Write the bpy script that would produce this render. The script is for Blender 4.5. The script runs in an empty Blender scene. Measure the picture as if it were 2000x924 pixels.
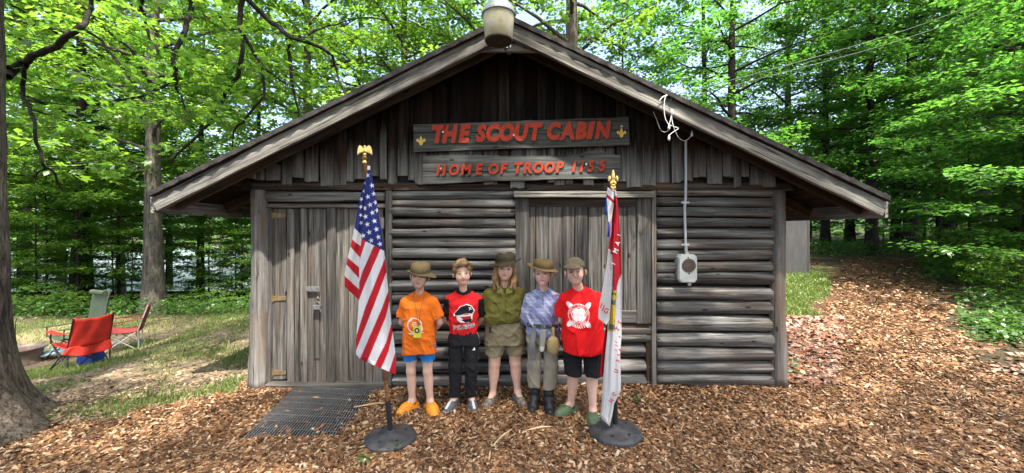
import bpy, bmesh, math, random
import numpy as np
from mathutils import Vector, Matrix, Euler, noise as mnoise
from mathutils.bvhtree import BVHTree

scene = bpy.context.scene
COL = scene.collection
random.seed(7); RNG = np.random.default_rng(7)
rad = math.radians

# ---------------------------------------------------------------- camera
CAM_H, FPX, VPX, VPY = 1.73, 750.0, 1000.0, 450.0       # eye height, focal length and horizon in photo pixels
cam_d = bpy.data.cameras.new('camera'); cam = bpy.data.objects.new('camera', cam_d); COL.objects.link(cam)
cam.location = (0, 0, CAM_H); cam.rotation_euler = (rad(90), 0, 0)
cam_d.sensor_width = 36.0; cam_d.lens = 36.0 * FPX / 2000.0
cam_d.shift_y = -12.0 / 2000.0
cam_d.clip_start = 0.05; cam_d.clip_end = 600
scene.camera = cam

# ---------------------------------------------------------------- sky, sun, exposure
SUN_EL, SUN_AZ = 65.0, 157.0       # degrees; azimuth clockwise from +Y (behind the camera, a little to the right)
world = bpy.data.worlds.new('World'); scene.world = world; world.use_nodes = True
wn = world.node_tree.nodes; wn.clear()
sky = wn.new('ShaderNodeTexSky'); sky.sky_type = 'NISHITA'; sky.sun_disc = False
sky.sun_elevation = rad(SUN_EL); sky.sun_rotation = rad(SUN_AZ); sky.air_density = 1.0; sky.dust_density = 5.0; sky.ozone_density = 1.0
bg = wn.new('ShaderNodeBackground'); bg.inputs['Strength'].default_value = 0.15
wo = wn.new('ShaderNodeOutputWorld')
world.node_tree.links.new(sky.outputs[0], bg.inputs['Color']); world.node_tree.links.new(bg.outputs[0], wo.inputs['Surface'])
sun_d = bpy.data.lights.new('sun', 'SUN'); sun_d.energy = 3.3; sun_d.angle = rad(1.0); sun_d.color = (1.0, 0.93, 0.82)
sun = bpy.data.objects.new('sun', sun_d); COL.objects.link(sun)
_ce, _se = math.cos(rad(SUN_EL)), math.sin(rad(SUN_EL))
SUNV = Vector((math.sin(rad(SUN_AZ)) * _ce, math.cos(rad(SUN_AZ)) * _ce, _se))   # towards the sun
sun.rotation_euler = SUNV.to_track_quat('Z', 'Y').to_euler()
sun.location = SUNV * 40
vs = scene.view_settings
vs.view_transform = 'Standard'; vs.look = 'None'; vs.gamma = 1.0; vs.use_curve_mapping = False
vs.exposure = 2.2
scene.cycles.use_denoising = True
scene.cycles.max_bounces = 7; scene.cycles.diffuse_bounces = 4; scene.cycles.transmission_bounces = 5
scene.cycles.glossy_bounces = 2; scene.cycles.transparent_max_bounces = 8
scene.cycles.sample_clamp_indirect = 6.0
scene.cycles.use_adaptive_sampling = True; scene.cycles.adaptive_threshold = 0.006

# ---------------------------------------------------------------- helpers
def P(x, y, Y):
    """point at depth Y that the photograph shows at pixel x, y"""
    return Vector(((x - VPX) / FPX * Y, Y, CAM_H - (y - VPY) / FPX * Y))

def world_of(o):
    m = o.matrix_parent_inverse @ o.matrix_basis
    return world_of(o.parent) @ m if o.parent else o.matrix_basis.copy()

def attach(o, parent):
    if parent is not None:
        o.parent = parent
        o.matrix_parent_inverse = world_of(parent).inverted()
    return o

def tag(o, label=None, cat=None, group=None, kind=None):
    if label: o['label'] = label
    if cat: o['category'] = cat
    if group: o['group'] = group
    if kind: o['kind'] = kind
    return o

def empty(name, loc, label=None, cat=None, group=None):
    o = bpy.data.objects.new(name, None); COL.objects.link(o); o.location = loc
    o.empty_display_size = 0.1
    return tag(o, label, cat, group)

def np_mesh(name, V, F, mats=(), smooth=False, col=None, mi=None):
    """V (n,3) array, F (m,k) array of tris or quads"""
    V = np.asarray(V, np.float32); F = np.asarray(F, np.int32)
    me = bpy.data.meshes.new(name)
    k = F.shape[1]
    me.vertices.add(len(V)); me.vertices.foreach_set('co', V.ravel())
    me.loops.add(F.size); me.loops.foreach_set('vertex_index', F.ravel())
    me.polygons.add(len(F)); me.polygons.foreach_set('loop_start', np.arange(0, F.size, k, dtype=np.int32))
    if smooth: me.polygons.foreach_set('use_smooth', np.ones(len(F), bool))
    for m in (mats if isinstance(mats, (list, tuple)) else [mats]): me.materials.append(m)
    if mi is not None: me.polygons.foreach_set('material_index', np.asarray(mi, np.int32))
    me.update(calc_edges=True)
    if col is not None:
        a = me.color_attributes.new('Col', 'FLOAT_COLOR', 'POINT')
        c = np.ones((len(V), 4), np.float32); c[:, :3] = col
        a.data.foreach_set('color', c.ravel())
    return me

def link(name, me, parent=None):
    o = bpy.data.objects.new(name, me); COL.objects.link(o)
    return attach(o, parent)

def py_obj(name, V, F, mat, parent=None, smooth=False):
    me = bpy.data.meshes.new(name); me.from_pydata([tuple(v) for v in V], [], F)
    for m in (mat if isinstance(mat, (list, tuple)) else [mat]): me.materials.append(m)
    if smooth:
        me.polygons.foreach_set('use_smooth', [True] * len(me.polygons))
    me.update()
    return link(name, me, parent)

class MB:
    """collects shapes of one piece"""
    def __init__(s): s.V = []; s.F = []; s.M = []
    def add(s, V, F, m=0):
        b = len(s.V); s.V += [tuple(v) for v in V]; s.F += [tuple(i + b for i in f) for f in F]; s.M += [m] * len(F)
    def box(s, lo, hi, m=0, rot=None, cen=None):
        x0, y0, z0 = lo; x1, y1, z1 = hi
        V = [Vector(v) for v in ((x0,y0,z0),(x1,y0,z0),(x1,y1,z0),(x0,y1,z0),(x0,y0,z1),(x1,y0,z1),(x1,y1,z1),(x0,y1,z1))]
        if rot is not None:
            c = Vector(cen) if cen is not None else (Vector(lo) + Vector(hi)) / 2
            V = [c + rot @ (v - c) for v in V]
        s.add(V, [(0,3,2,1),(4,5,6,7),(0,1,5,4),(1,2,6,5),(2,3,7,6),(3,0,4,7)], m)
    def tube(s, pts, rads, n=8, m=0, cap=True):
        pts = [Vector(p) for p in pts]
        if not hasattr(rads, '__len__'): rads = [rads] * len(pts)
        V = []; F = []
        up = None
        for i, p in enumerate(pts):
            d = (pts[min(i + 1, len(pts) - 1)] - pts[max(i - 1, 0)])
            d = d.normalized() if d.length > 1e-9 else Vector((0, 0, 1))
            if up is None:
                up = d.orthogonal().normalized()
            up = (up - d * up.dot(d)); up = up.normalized() if up.length > 1e-6 else d.orthogonal().normalized()
            w = d.cross(up)
            for k in range(n):
                a = 2 * math.pi * k / n
                V.append(p + (up * math.cos(a) + w * math.sin(a)) * rads[i])
        for i in range(len(pts) - 1):
            for k in range(n):
                F.append((i*n + k, i*n + (k+1) % n, (i+1)*n + (k+1) % n, (i+1)*n + k))
        if cap:
            F.append(tuple(reversed(range(n)))); F.append(tuple(range((len(pts)-1)*n, len(pts)*n)))
        s.add(V, F, m)
    def lathe(s, prof, cen=(0,0,0), n=20, m=0, fr=None):
        """prof: list of (r, z)"""
        c = Vector(cen); V = []; F = []
        for r, z in prof:
            for k in range(n):
                a = 2*math.pi*k/n
                rr = r * (fr(a, r, z) if fr else 1)
                V.append(c + Vector((rr*math.cos(a), rr*math.sin(a), z)))
        for i in range(len(prof)-1):
            for k in range(n):
                F.append((i*n+k, i*n+(k+1)%n, (i+1)*n+(k+1)%n, (i+1)*n+k))
        if prof[0][0] > 1e-5: F.append(tuple(reversed(range(n))))
        if prof[-1][0] > 1e-5: F.append(tuple(range((len(prof)-1)*n, len(prof)*n)))
        s.add(V, F, m)
    def build(s, name, mats, parent=None, smooth=False):
        me = bpy.data.meshes.new(name); me.from_pydata(s.V, [], s.F)
        for m in (mats if isinstance(mats, (list, tuple)) else [mats]): me.materials.append(m)
        me.polygons.foreach_set('material_index', s.M)
        if smooth: me.polygons.foreach_set('use_smooth', [True] * len(me.polygons))
        me.update()
        if smooth and hasattr(me, 'set_sharp_from_angle'): me.set_sharp_from_angle(angle=rad(50))
        return link(name, me, parent)

def smooth01(t): t = np.clip(t, 0, 1); return t * t * (3 - 2 * t)
def sstep(a, b, x): return smooth01((np.asarray(x, float) - a) / (b - a))

_ND = RNG.normal(size=(24, 3)); _NP = RNG.uniform(0, 6.28, 24)
def nz(x, y, z, f=1.0, o=0, n=6):
    """cheap smooth noise about -1..1 from a few sines"""
    s = 0
    for i in range(o, o + n):
        d = _ND[i % 24]
        s = s + np.sin((x*d[0] + y*d[1] + z*d[2]) * f + _NP[i % 24])
    return s / (n * 0.62)

# ---------------------------------------------------------------- material helper
class NT:
    def __init__(s, name):
        s.m = bpy.data.materials.new(name); s.m.use_nodes = True; s.t = s.m.node_tree; s.t.nodes.clear()
    def n(s, typ, pr=None, **ins):
        nd = s.t.nodes.new('ShaderNode' + typ)
        for k, v in (pr or {}).items(): setattr(nd, k, v)
        for k, v in ins.items():
            key = int(k[1:]) if k[0] == 'i' and k[1:].isdigit() else k.replace('_', ' ')
            sk = nd.inputs[key]
            if isinstance(v, bpy.types.NodeSocket): s.t.links.new(v, sk)
            elif isinstance(v, bpy.types.Node): s.t.links.new(v.outputs[0], sk)
            else:
                if isinstance(v, (tuple, list)) and len(v) == 3 and sk.type == 'RGBA': v = (*v, 1)
                sk.default_value = v
        return nd
    def ramp(s, fac, stops, interp='LINEAR'):
        nd = s.t.nodes.new('ShaderNodeValToRGB'); cr = nd.color_ramp; cr.interpolation = interp
        while len(cr.elements) < len(stops): cr.elements.new(0.5)
        for e, (p, c) in zip(cr.elements, stops):
            e.position = p; e.color = (*c, 1) if hasattr(c, '__len__') else (c, c, c, 1)
        s.t.links.new(fac if isinstance(fac, bpy.types.NodeSocket) else fac.outputs[0], nd.inputs[0])
        return nd
    def mix(s, fac, a, b, mode='MIX'):
        nd = s.n('Mix', {'data_type': 'RGBA', 'blend_type': mode})
        for sk, v in ((nd.inputs[0], fac), (nd.inputs[6], a), (nd.inputs[7], b)):
            if isinstance(v, bpy.types.NodeSocket): s.t.links.new(v, sk)
            elif isinstance(v, bpy.types.Node): s.t.links.new(v.outputs[0], sk)
            else: sk.default_value = (*v, 1) if hasattr(v, '__len__') and len(v) == 3 else v
        return nd.outputs[2]
    def math(s, op, a, b=0.5):
        nd = s.n('Math', {'operation': op}, i0=a, i1=b); return nd.outputs[0]
    def out(s, shader, disp=None):
        o = s.n('OutputMaterial', Surface=shader)
        return s.m
    def pbr(s, col, rough=0.8, bump=None, bstr=0.3, bdist=0.01, metal=0.0, spec=0.3, **kw):
        ins = dict(Base_Color=col, Roughness=rough, Metallic=metal)
        ins.update(kw)
        b = s.n('BsdfPrincipled', **ins)
        b.inputs['Specular IOR Level'].default_value = spec
        if bump is not None:
            bn = s.n('Bump', Strength=bstr, Distance=bdist, Height=bump)
            s.t.links.new(bn.outputs[0], b.inputs['Normal'])
        return s.out(b)

def plain(name, col, rough=0.6, metal=0.0, spec=0.4, var=0.12, scale=18.0, bump=0.15, bdist=0.004):
    """a plain coloured surface with slight uneven tone and relief"""
    t = NT(name); tc = t.n('TexCoord')
    a = t.n('TexNoise', Vector=tc.outputs['Object'], Scale=scale, Detail=5.0, Roughness=0.6)
    c = t.mix(t.ramp(a, [(0.3, 0.0), (0.7, 1.0)]).outputs[0], [v*(1-var) for v in col], [min(1, v*(1+var)) for v in col])
    return t.pbr(c, rough, a.outputs[0], bump, bdist, metal, spec)

def attr_mat(name, rough=0.8, spec=0.2, nscale=60.0, var=0.15, bump=0.2, bdist=0.002, sheen=0.0, weave=0.0):
    t = NT(name); tc = t.n('TexCoord')
    c = t.n('VertexColor', {'layer_name': 'Col'})
    a = t.n('TexNoise', Vector=tc.outputs['Object'], Scale=nscale, Detail=4.0)
    b = t.n('TexNoise', Vector=tc.outputs['Object'], Scale=nscale*0.12, Detail=3.0)
    f = t.math('ADD', t.math('MULTIPLY', a.outputs[0], var), t.math('MULTIPLY', b.outputs[0], var))
    f = t.math('ADD', f, 1.0 - var)
    cc = t.mix(1.0, c.outputs[0], t.n('CombineColor', Red=f, Green=f, Blue=f).outputs[0], 'MULTIPLY')
    return t.pbr(cc, rough, a.outputs[0], bump, bdist, 0.0, spec)
# ---------------------------------------------------------------- materials of the place
def wood(name, dark, mid, light, brown=(0.10, 0.055, 0.03), brown_amt=0.35, axis=0, pale_foot=False, grain=1.0, rough=0.95, crack=0.75, contrast=(0.33, 0.68)):
    """weathered timber, grain along the piece's own X axis"""
    t = NT(name); tc = t.n('TexCoord'); oi = t.n('ObjectInfo')
    off = t.n('CombineXYZ', X=t.math('MULTIPLY', oi.outputs['Random'], 37.0), Y=t.math('MULTIPLY', oi.outputs['Random'], 11.0), Z=t.math('MULTIPLY', oi.outputs['Random'], 23.0))
    v = t.n('VectorMath', {'operation': 'ADD'}, i0=tc.outputs['Object'], i1=off.outputs[0])
    m1 = t.n('Mapping', Vector=v.outputs[0], Scale=(1.3*grain, 26*grain, 26*grain))
    m2 = t.n('Mapping', Vector=v.outputs[0], Scale=(0.9*grain, 60*grain, 60*grain))
    m3 = t.n('Mapping', Vector=v.outputs[0], Scale=(1.2, 5, 5))
    g1 = t.n('TexNoise', Vector=m1.outputs[0], Scale=1.0, Detail=7.0, Roughness=0.65, Distortion=0.4)
    g2 = t.n('TexNoise', Vector=m2.outputs[0], Scale=1.0, Detail=4.0, Roughness=0.7, Distortion=0.2)
    g3 = t.n('TexNoise', Vector=m3.outputs[0], Scale=1.0, Detail=3.0)
    c = t.ramp(g1, [(contrast[0], dark), (0.5, mid), (contrast[1], light)]).outputs[0]
    bf = t.math('MULTIPLY', t.ramp(g3, [(0.45, 0.0), (0.68, 1.0)]).outputs[0], brown_amt)
    c = t.mix(bf, c, brown)
    tone = t.ramp(oi.outputs['Random'], [(0.0, 0.35 if pale_foot else 0.66), (0.5, 1.0), (1.0, 1.8 if pale_foot else 1.28)]).outputs[0]
    c = t.mix(1.0, c, tone, 'MULTIPLY')
    # drying cracks and knots
    ck = t.ramp(g2, [(0.335, 1.0), (0.40, 0.0)]).outputs[0]
    mk = t.n('Mapping', Vector=v.outputs[0], Scale=(2.6, 7, 7))
    vo = t.n('TexVoronoi', Vector=mk.outputs[0], Scale=1.0, Randomness=1.0)
    kn = t.ramp(vo.outputs['Distance'], [(0.05, 1.0), (0.10, 0.0)]).outputs[0]
    dk = t.math('MULTIPLY', t.math('MAXIMUM', ck, kn), crack)
    c = t.mix(dk, c, [x*0.3 for x in dark])
    if pale_foot:
        # colour turns pale grey towards the foot of each board, ragged upper edge
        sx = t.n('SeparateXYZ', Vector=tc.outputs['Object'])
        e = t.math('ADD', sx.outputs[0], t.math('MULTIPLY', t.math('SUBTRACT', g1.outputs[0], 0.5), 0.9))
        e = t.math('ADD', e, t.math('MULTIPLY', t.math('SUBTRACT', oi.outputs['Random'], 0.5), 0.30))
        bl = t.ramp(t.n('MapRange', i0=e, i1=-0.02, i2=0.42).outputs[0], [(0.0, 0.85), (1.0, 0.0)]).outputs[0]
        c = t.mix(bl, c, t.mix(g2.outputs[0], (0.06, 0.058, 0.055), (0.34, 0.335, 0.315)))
    h = t.math('SUBTRACT', t.math('ADD', t.math('MULTIPLY', g1.outputs[0], 0.6), t.math('MULTIPLY', g2.outputs[0], 0.35)), t.math('MULTIPLY', dk, 0.6))
    return t.pbr(c, rough, h, 1.0, 0.018, 0.0, 0.12)

M = {}
M['log'] = wood('weathered_log', (0.038,0.036,0.035), (0.11,0.108,0.105), (0.285,0.278,0.262), brown_amt=0.42, grain=0.7)
M['board'] = wood('weathered_board', (0.034,0.032,0.031), (0.08,0.077,0.073), (0.17,0.166,0.157), brown_amt=0.25)
M['door'] = wood('door_board', (0.042,0.039,0.037), (0.098,0.093,0.086), (0.20,0.188,0.168), brown_amt=0.35)
M['gable'] = wood('gable_slab', (0.005,0.0042,0.0037), (0.012,0.0098,0.0083), (0.03,0.025,0.021), brown=(0.028,0.014,0.008), brown_amt=0.55, pale_foot=True, grain=0.8)
M['fascia'] = wood('fascia_board', (0.075,0.071,0.065), (0.19,0.182,0.165), (0.34,0.325,0.30), brown_amt=0.12, crack=0.95)
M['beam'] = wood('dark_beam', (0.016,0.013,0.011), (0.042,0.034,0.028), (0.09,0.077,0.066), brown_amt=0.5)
M['post'] = wood('post_log', (0.06,0.056,0.052), (0.135,0.127,0.12), (0.25,0.24,0.23), brown=(0.13,0.07,0.03), brown_amt=0.55, grain=0.6)
M['sign'] = wood('sign_board', (0.045,0.046,0.043), (0.10,0.103,0.097), (0.185,0.19,0.18), brown_amt=0.12, grain=0.9, crack=0.7)
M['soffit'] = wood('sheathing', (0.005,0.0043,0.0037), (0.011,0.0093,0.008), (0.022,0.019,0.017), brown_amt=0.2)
M['polewood'] = wood('pole_wood', (0.07,0.03,0.015), (0.14,0.065,0.03), (0.22,0.11,0.055), brown_amt=0.1, crack=0.2)
M['shingle'] = plain('shingle', (0.032,0.028,0.027), 0.95, var=0.4, scale=25, bump=0.6, bdist=0.01)
M['dark'] = plain('dark_chinking', (0.02,0.018,0.016), 0.95)
M['brass'] = plain('old_brass', (0.20,0.145,0.07), 0.6, 0.5, var=0.35, scale=30)
M['steel'] = plain('galvanised', (0.42,0.43,0.44), 0.45, 0.7, var=0.25, scale=30)
M['gold'] = plain('gold_finial', (0.83,0.58,0.20), 0.28, 1.0, var=0.15, scale=25, bump=0.3)
M['goldpaint'] = plain('gold_paint', (0.75,0.50,0.10), 0.5)
t = NT('red_letter_paint'); tc = t.n('TexCoord')
a = t.n('TexNoise', Vector=t.n('Mapping', Vector=tc.outputs['Object'], Scale=(14, 60, 60)).outputs[0], Scale=1.0, Detail=6.0, Roughness=.7)
b = t.n('TexNoise', Vector=tc.outputs['Object'], Scale=22.0, Detail=4.0)
c = t.mix(b.outputs[0], (0.30,0.028,0.012), (0.52,0.062,0.028))
c = t.mix(t.ramp(a, [(.60, 0.0), (.68, .8)]).outputs[0], c, (0.09,0.06,0.05))
M['redpaint'] = t.pbr(c, .7, a.outputs[0], .5, .006, 0, .25)
M['greenpaint'] = plain('dark_green_paint', (0.012,0.035,0.022), 0.6, var=0.3)
M['oldsteel'] = plain('old_steel', (0.17,0.17,0.17), 0.6, 0.5, var=0.4, scale=40)
M['blackmetal'] = plain('black_iron', (0.018,0.018,0.019), 0.55, 0.2, var=0.3)
M['greypaint'] = plain('box_grey', (0.36,0.38,0.375), 0.55, var=0.12, scale=14)
M['conduit'] = plain('conduit_grey', (0.42,0.45,0.47), 0.5, var=0.1)
M['rust'] = plain('rusty_plate', (0.055,0.042,0.036), 0.8, var=0.4, scale=40)
M['whitewire'] = plain('white_wire', (0.7,0.7,0.68), 0.5)
M['blackwire'] = plain('dark_wire', (0.02,0.02,0.022), 0.5)
M['castiron'] = plain('cast_base', (0.055,0.056,0.06), 0.6, 0.3, var=0.45, scale=12, bump=0.4)

def bark(name, dark, mid, light, sc=1.0, moss=0.0):
    t = NT(name); tc = t.n('TexCoord')
    mp = t.n('Mapping', Vector=tc.outputs['Object'], Scale=(13*sc, 13*sc, 2.6*sc))
    a = t.n('TexNoise', Vector=mp.outputs[0], Scale=1.0, Detail=9.0, Roughness=0.72, Distortion=1.2)
    a2 = t.n('TexNoise', Vector=mp.outputs[0], Scale=2.7, Detail=5.0, Roughness=0.6, Distortion=0.8)
    f = t.ramp(a2, [(0.36, 0.0), (0.46, 1.0)]).outputs[0]
    b = t.n('TexNoise', Vector=tc.outputs['Object'], Scale=1.7, Detail=4.0)
    c = t.ramp(a, [(0.3, dark), (0.5, mid), (0.7, light)]).outputs[0]
    c = t.mix(t.math('MULTIPLY', t.math('SUBTRACT', 1.0, f), 0.6), c, [x*0.4 for x in dark])
    c = t.mix(1.0, c, t.ramp(b, [(.3, .7), (.7, 1.25)]).outputs[0], 'MULTIPLY')
    if moss: c = t.mix(t.math('MULTIPLY', t.ramp(b, [(0.45, 0.0), (0.7, 1.0)]).outputs[0], moss), c, (0.06, 0.075, 0.03))
    h = t.math('ADD', t.math('MULTIPLY', f, 0.5), t.math('MULTIPLY', a.outputs[0], 0.8))
    return t.pbr(c, 0.9, h, 1.0, 0.03, 0, 0.2)
M['bark_pale'] = bark('bark_pale', (0.04,0.03,0.023), (0.11,0.088,0.07), (0.235,0.2,0.168), 1.0, 0.12)
M['bark'] = bark('bark_grey', (0.035,0.03,0.026), (0.09,0.08,0.068), (0.18,0.165,0.14), 0.8, 0.35)
M['bark_dark'] = bark('bark_dark', (0.010,0.008,0.007), (0.025,0.02,0.017), (0.055,0.046,0.038), 0.9, 0.15)

def leaf_mat(name, c1, c2, tr1, tr2, tf=0.5, gloss=0.06):
    """c*: reflected colour range, tr*: transmitted colour range"""
    t = NT(name); oi = t.n('ObjectInfo')
    at = t.n('VertexColor', {'layer_name': 'Col'})
    sep = t.n('SeparateColor', Color=at.outputs[0])
    k = t.math('ADD', t.math('MULTIPLY', sep.outputs[0], 0.75), t.math('MULTIPLY', oi.outputs['Random'], 0.25))
    c = t.mix(k, c1, c2); tr = t.mix(k, tr1, tr2)
    d = t.n('BsdfDiffuse', Color=c)
    tl = t.n('BsdfTranslucent', Color=tr)
    g = t.n('BsdfGlossy', Color=(0.8, 0.85, 0.8), Roughness=0.45)
    s = t.n('MixShader', i0=tf, i1=d.outputs[0], i2=tl.outputs[0])
    s = t.n('MixShader', i0=gloss, i1=s.outputs[0], i2=g.outputs[0])
    return t.out(s)
M['leaf'] = leaf_mat('leaf_maple', (0.035,0.095,0.012), (0.085,0.17,0.025), (0.115,0.315,0.022), (0.34,0.54,0.055), 0.55)
M['leaf_deep'] = leaf_mat('leaf_beech', (0.03,0.09,0.014), (0.075,0.165,0.028), (0.062,0.25,0.025), (0.20,0.43,0.05), 0.52)
M['leaf_low'] = leaf_mat('leaf_ground_cover', (0.025,0.07,0.013), (0.065,0.145,0.025), (0.05,0.17,0.015), (0.15,0.30,0.03), 0.4)
M['grass'] = leaf_mat('grass_blade', (0.06,0.12,0.02), (0.20,0.24,0.07), (0.10,0.22,0.03), (0.30,0.38,0.09), 0.35, 0.03)
M['chip'] = attr_mat('wood_chip', 0.85, 0.2, 80, 0.25)
M['deadleaf'] = attr_mat('dead_leaf', 0.7, 0.3, 60, 0.2)
# ---------------------------------------------------------------- terrain
def path_right(Y): return np.where(Y < 4.7, 5.9 + 0.25*(4.7-Y), 5.9 + 0.95*(Y-4.7))
def path_left(Y): return 6.2 + 0.9*(Y-7.5)

def ground_z(X, Y):
    X = np.asarray(X, float); Y = np.asarray(Y, float)
    left = -0.74 * sstep(3.3, 9.3, -X) * sstep(3.0, 6.6, Y)
    far = np.clip(Y - 11.0, 0, 40)
    left = left - np.minimum(0.16*far, 2.6) * sstep(1.0, 6.0, -X)
    wr = sstep(-4.0, 3.0, X)
    rise = 0.074*np.clip(Y-4.6, 0, 9.5) + 0.02*np.clip(Y-14, 0, 60)
    d = X - path_right(Y)
    bank = 1.3*sstep(0.0, 7.0, d) + 0.05*np.clip(d-7, 0, 60)
    z = left*(1-wr) + rise*wr + bank*(X > 3) + 0.018*nz(X, Y, 0, 1.7) + 0.012*nz(X, Y, 0, 4.1, 7)
    # far shore beyond the lake
    z = z + sstep(92, 110, Y)*3.5*(1-wr)
    return z

def hit(x, y):
    """where the photo pixel's sight line meets the ground"""
    d = P(x, y, 1.0) - Vector((0, 0, CAM_H)); t = 1.0
    for i in range(4000):
        p = Vector((0, 0, CAM_H)) + d*t
        if p.z <= float(ground_z(p.x, p.y)): return p
        t += 0.01
    return p

def mulch_zone(X, Y):
    w = 0.12*nz(X, Y, 0, 5.0, 3) + 0.08*nz(X, Y, 0, 13.0, 9)
    front = (Y + w < 4.75) & ((X + w > -2.95) | (Y + w < 3.42 + 0.46*(X+4.1))) & (X < path_right(Y) + w*2)
    path = (Y >= 4.4) & (X > path_left(Y) + w*3) & (X < path_right(Y) + w*3) & (Y < 14.3 + w*4)
    return front | path
GRATE_C = ((-1.46+-2.24)/2, 3.68)
def grate_zone(X, Y):
    v = (4.22 - Y)/1.15; x0 = -2.40 + .15*v; return (v > -.02) & (v < .90 + .12*nz(X, Y, 0, 9.0)) & (X > x0+.02) & (X < x0+.90 - .12*v*v)
def plate_zone(X, Y): return (np.hypot(X+1.0, Y-3.165) < .215) | (np.hypot(X-.872, Y-3.245) < .23)
def bare(X, Y): return .5*nz(X, Y, 0, 1.6, 13) + .35*nz(X, Y, 0, 3.9, 2)
def chip_zone(X, Y): return (bare(X, Y) < RNG.uniform(.25, 1.1, X.shape)) & mulch_zone(X, Y) & ~plate_zone(X, Y) & ~(grate_zone(X, Y) & (RNG.uniform(0, 1, X.shape) < .96))
def litter_zone(X, Y): return (X > 3.0) & (X < path_left(Y) + 0.3) & (Y > 4.3) & (Y < 7.0 + 0.3*nz(X, Y, 0, 2.0))
def grassR_zone(X, Y): return (X > 3.0) & (X < path_left(Y) - 0.1 + 0.3*nz(X, Y, 0, 3.0)) & (Y > 6.9) & (Y < 12.2)
def grassL_zone(X, Y): return (X < -2.5) & ~mulch_zone(X, Y) & (Y > 3.2) & (Y < 11.5)

gx = np.concatenate([-np.geomspace(140, 12, 26), np.arange(-11.5, -3.01, 0.15), np.arange(-2.95, 1.6, 0.06), np.arange(1.65, 17.01, 0.17), np.geomspace(18, 140, 24)])
gy = np.concatenate([np.linspace(-40, -1, 14), np.arange(-0.5, 2.9, 0.17), np.arange(2.95, 4.6, .06), np.arange(4.65, 15.01, 0.17), np.geomspace(15.5, 160, 44)])
GX, GY = np.meshgrid(gx, gy)
GZ = ground_z(GX, GY)
nxg, nyg = len(gx), len(gy)
V = np.stack([GX.ravel(), GY.ravel(), GZ.ravel()], 1)
ii = np.arange(nxg-1)[None, :] + nxg*np.arange(nyg-1)[:, None]
F = np.stack([ii, ii+1, ii+1+nxg, ii+nxg], -1).reshape(-1, 4)
fx, fy = GX.ravel(), GY.ravel()
mz = mulch_zone(fx, fy).astype(float)
gl = (grassL_zone(fx, fy) | grassR_zone(fx, fy)).astype(float)
def tuft(X, Y): return .5*nz(X, Y, 0, 1.1, 0, 12) + .55*nz(X+.3*nz(X, Y, 0, 2.0, 3), Y+.3*nz(X, Y, 0, 2.0, 9), 0, 3.1, 6, 14)
gl *= np.clip(np.where(fx > 0, .7, .22) + .7*tuft(fx, fy), 0, 1)
lt = litter_zone(fx, fy).astype(float)
base = np.array([0.085, 0.058, 0.036])[None] * np.ones((len(fx), 1))
n1 = nz(fx, fy, 0, 2.3, 2)[:, None]
soil = np.array([0.21, 0.158, 0.105])*(1 + 0.25*n1)
forest = np.array([0.05, 0.042, 0.024])*(1 + 0.3*n1)
isl = ((fx < -2.4) & (fy < 11.5) & (fy > 2) & (fx > -12)).astype(float)[:, None]
base = forest*(1-isl) + soil*isl
base = base*(1-gl[:, None]) + np.array([0.13, 0.145, 0.05])*gl[:, None]
base = base*(1-lt[:, None]) + np.array([0.13, 0.07, 0.045])*lt[:, None]
base = base*(1-mz[:, None]) + np.array([0.07, 0.038, 0.019])*mz[:, None]
t = NT('ground'); tc = t.n('TexCoord'); ca = t.n('VertexColor', {'layer_name': 'Col'})
a = t.n('TexNoise', Vector=tc.outputs['Object'], Scale=42.0, Detail=6.0, Roughness=0.7)
b = t.n('TexNoise', Vector=tc.outputs['Object'], Scale=6.0, Detail=5.0)
v = t.n('TexVoronoi', Vector=tc.outputs['Object'], Scale=30.0)
c = t.mix(1.0, ca.outputs[0], t.ramp(a, [(0.3, 0.45), (0.5, 1.0), (0.72, 1.7)]).outputs[0], 'MULTIPLY')
c = t.mix(1.0, c, t.ramp(b, [(0.3, 0.75), (0.7, 1.25)]).outputs[0], 'MULTIPLY')
M['ground'] = t.pbr(c, 0.95, t.math('ADD', a.outputs[0], v.outputs[0]), 0.8, 0.03, 0, 0.15)
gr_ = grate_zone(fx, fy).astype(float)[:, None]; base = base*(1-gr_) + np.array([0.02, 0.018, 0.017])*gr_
tag(link('ground', np_mesh('ground', V, F, M['ground'], True, base)), kind='structure')

# lake beyond the left-hand trees
t = NT('lake_water'); tc = t.n('TexCoord')
a = t.n('TexNoise', Vector=t.n('Mapping', Vector=tc.outputs['Object'], Scale=(0.6, 2.0, 1)).outputs[0], Scale=1.6, Detail=4.0)
M['water'] = t.pbr((0.16, 0.18, 0.18), 0.30, a.outputs[0], 1.0, 0.35, 0, 0.9)
V = [(-120, 22, -2.25), (2, 26, -2.25), (4, 92, -2.25), (-120, 96, -2.25)]
tag(py_obj('lake', V, [(0, 1, 2, 3)], M['water']), kind='structure')

# ---------------------------------------------------------------- wood chips, leaves, grass (uncountable)
def scatter(n, x0, x1, y0, y1, zone, power=1.7):
    """random points, denser near the camera, kept where zone() holds"""
    out = []
    tot = 0
    while tot < n:
        u = RNG.uniform(0, 1, n)
        Y = (y0**(1-power) + u*(y1**(1-power) - y0**(1-power)))**(1/(1-power))
        X = RNG.uniform(-1, 1, n)*Y*1.55
        k = (X > x0) & (X < x1) & zone(X, Y)
        out.append(np.stack([X[k], Y[k]], 1)); tot += k.sum()
        if len(out) > 40: break
    return np.concatenate(out)[:n]

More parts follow.
